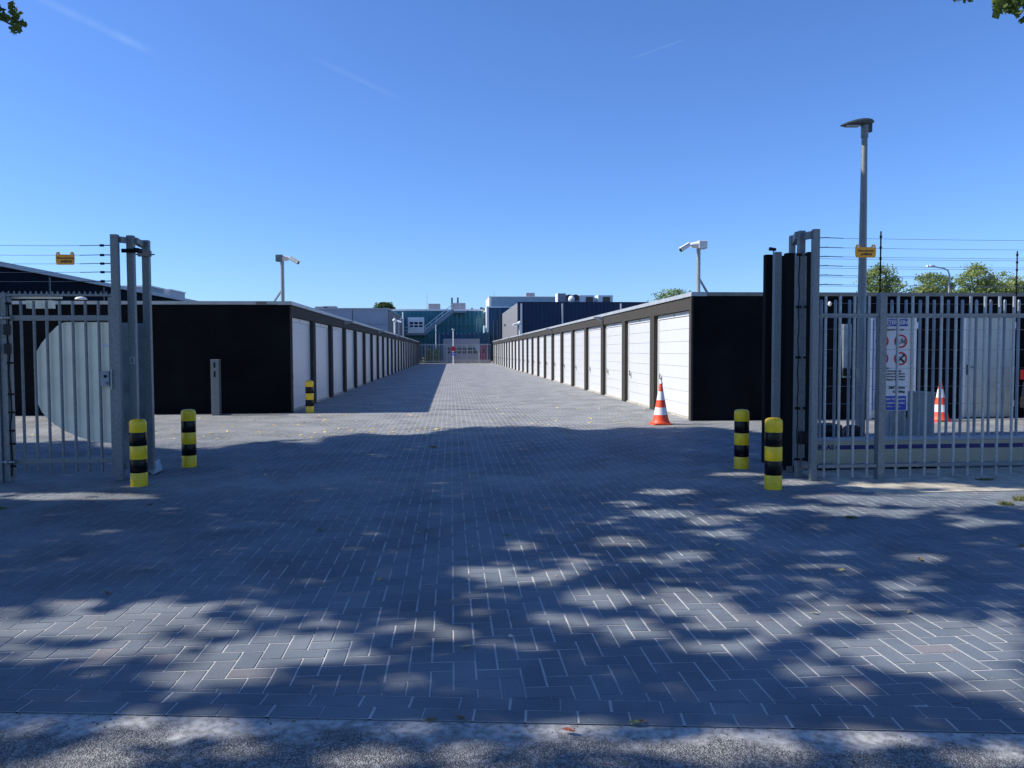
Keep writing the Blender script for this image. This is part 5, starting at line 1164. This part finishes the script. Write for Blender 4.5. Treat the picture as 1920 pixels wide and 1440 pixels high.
litter(1725, 1051, .07, BRL, 'long brown leaf on the paving at right'); litter(1527, 1152, .04, YLL, 'small yellow leaf in the lower right sun patch'); litter(1704, 1150, .04, YLL, 'small yellow leaf nearer the right edge'); litter(800, 997, .06, GRL, 'greenish leaf on the paving left of centre')
litter(950, 1005, .055, GRL, 'green leaf on the paving under the picture centre'); litter(1865, 1012, .06, YLL, 'pale leaf on the paving near the right edge'); litter(1203, 1357, .045, BRL, 'brown leaf on the sand strip right of centre'); litter(1915, 1025, .09, GRL, 'green leaf at the right picture edge')
litter(282, 948, .09, GRL, 'olive leaf on the paving below the left bollard'); litter(812, 840, .16, BRL, 'dark leaf clump in the shade beyond the gate line'); litter(600, 995, .10, GRL, 'grey green leaf tuft on the left paving')
# small yellow leaves: too many to count
n = 520; gx_ = rng.normal(-.6, 3.2, n); gy_ = 13.6+rng.random(n)**1.4*7.5; k = (gx_ > -9) & (gx_ < 5); P_ = np.column_stack([gx_, gy_, np.full(n, .010)])[k]
far = rng.random((160, 2)); P2 = np.column_stack([-3+far[:, 0]*6, 20+far[:, 1]**2*30, np.full(160, .010)])
P3 = np.column_stack([rng.uniform(-7, 8, 60), rng.uniform(4.5, 13, 60), np.full(60, .010)])
for nm, PP, s_ in (('fallen_leaves', np.concatenate([P_, P2]), .062), ('leaf_litter', P3, .035)):
    n = len(PP); ang = rng.random(n)*6.28; a_ = np.column_stack([np.cos(ang), np.sin(ang), rng.normal(0, .25, n)]); b_ = np.column_stack([-np.sin(ang), np.cos(ang), rng.normal(0, .25, n)]); s = s_*(.5+rng.random(n))[:, None]
    V = np.stack([PP-a_*s*.5, PP+b_*s*.3, PP+a_*s*.5, PP-b_*s*.3], 1).reshape(-1, 3); V[:, 2] = np.maximum(V[:, 2], .002)
    o_ = npmesh(nm, V, np.arange(n*4).reshape(n, 4), DRYL, np.repeat(rng.random(n), 4)); tag(o_, 'small yellow leaves scattered over the sunlit paving' if nm == 'fallen_leaves' else 'a few tiny leaf scraps on the shaded paving', 'leaves', kind='stuff')
def grass(name, cx, cy, rx_, ry_, n, hgt, label):
    a_ = rng.random(n)*6.28; r_ = np.sqrt(rng.random(n)); X = cx+rx_*r_*np.cos(a_); Y = cy+ry_*r_*np.sin(a_); h_ = hgt*(.4+.8*rng.random(n)); t = rng.random(n)*6.28; lean = rng.normal(0, .5, (n, 2))*h_[:, None]; w_ = .004
    V = np.zeros((n, 3, 3)); V[:, 0] = np.column_stack([X-w_*np.cos(t), Y-w_*np.sin(t), np.zeros(n)]); V[:, 1] = np.column_stack([X+w_*np.cos(t), Y+w_*np.sin(t), np.zeros(n)]); V[:, 2] = np.column_stack([X+lean[:, 0], Y+lean[:, 1], h_])
    o_ = npmesh(name, V.reshape(-1, 3), np.arange(n*3).reshape(n, 3), GRASSM, np.repeat(rng.random(n), 3)); tag(o_, label, 'grass', kind='stuff')
g = ground(-30, 955); grass('grass', g.x-.25, g.y, .46, .15, 2000, .022, 'patch of short grass at the left paving edge')
g = ground(1930, 938); grass('weeds', g.x, g.y, .17, .08, 500, .05, 'dry yellow weeds at the right end of the footing strip')
g = ground(1886, 946); grass('weed_tuft', g.x, g.y, .07, .05, 300, .03, 'small green weed between the bricks near the right edge')
g = ground(1595, 971); grass('weed_tuft', g.x, g.y, .05, .04, 160, .02, 'tiny weed between the bricks below the near fence')
g = ground(1846, 901); grass('weed_tuft', g.x, g.y, .10, .05, 260, .035, 'low weed tuft on the concrete strip under the fence')
g = ground(806, 1350); grass('weed_tuft', g.x, g.y, .03, .012, 25, .012, 'tiny weed growing at the paving edge by the road')
# grit swept against the paving edge: too many grains to count
n = 900; s_ = rng.uniform(-1, 9, n)-2; d_ = -np.abs(rng.gamma(1.3, .09, n))-.004; px_ = E0.x+ed.x*s_+en.x*d_; py_ = E0.y+ed.y*s_+en.y*d_; r_ = .0018+.0035*rng.random(n)**3
O = np.array([(1, 0, 0), (-1, 0, 0), (0, 1, 0), (0, -1, 0), (0, 0, .7), (0, 0, -.7)]); F0 = np.array([(0, 2, 4), (2, 1, 4), (1, 3, 4), (3, 0, 4), (2, 0, 5), (1, 2, 5), (3, 1, 5), (0, 3, 5)])
a_ = rng.random(n)*6.28; V = O[None]*r_[:, None, None]*(.7+.6*rng.random((n, 6, 1))); ca, sa = np.cos(a_)[:, None], np.sin(a_)[:, None]
V = np.stack([V[..., 0]*ca-V[..., 1]*sa+px_[:, None], V[..., 0]*sa+V[..., 1]*ca+py_[:, None], V[..., 2]-.006], -1).reshape(-1, 3)
GRIT = leafmat('grit', (.03, .028, .025), (.38, .36, .33), 0.0)
tag(npmesh('grit', V, (np.arange(n)[:, None, None]*6+F0[None]).reshape(-1, 3), GRIT, np.repeat(rng.random(n), 6)), 'loose grit along the sandy road edge', 'grit', kind='stuff')
litter(20+1170, 1359, .05, GRL, 'green leaf lying against the outer paving course right of centre'); litter(552, 1357, .035, BRL, 'small tan leaf on the sandy road edge left of centre')
# small things lying on the paving
for px_s, py_s, l_ in ((957, 1195, 'pale pebble on a dark paver below the picture centre'), (1157, 1062, 'tiny tan pebble on the paving right of centre')):
    g = ground(px_s, py_s); q = MB(); q.lathe(0, 0, [(.004, -.001), (.013, .005), (.011, .012), (.003, .016)], 9); o_ = q.build('pebble', SAND); o_.location = (g.x, g.y, .001); o_.rotation_euler = (.2, .1, 1); tag(o_, l_, 'pebble', 'loose pebbles on the paving')
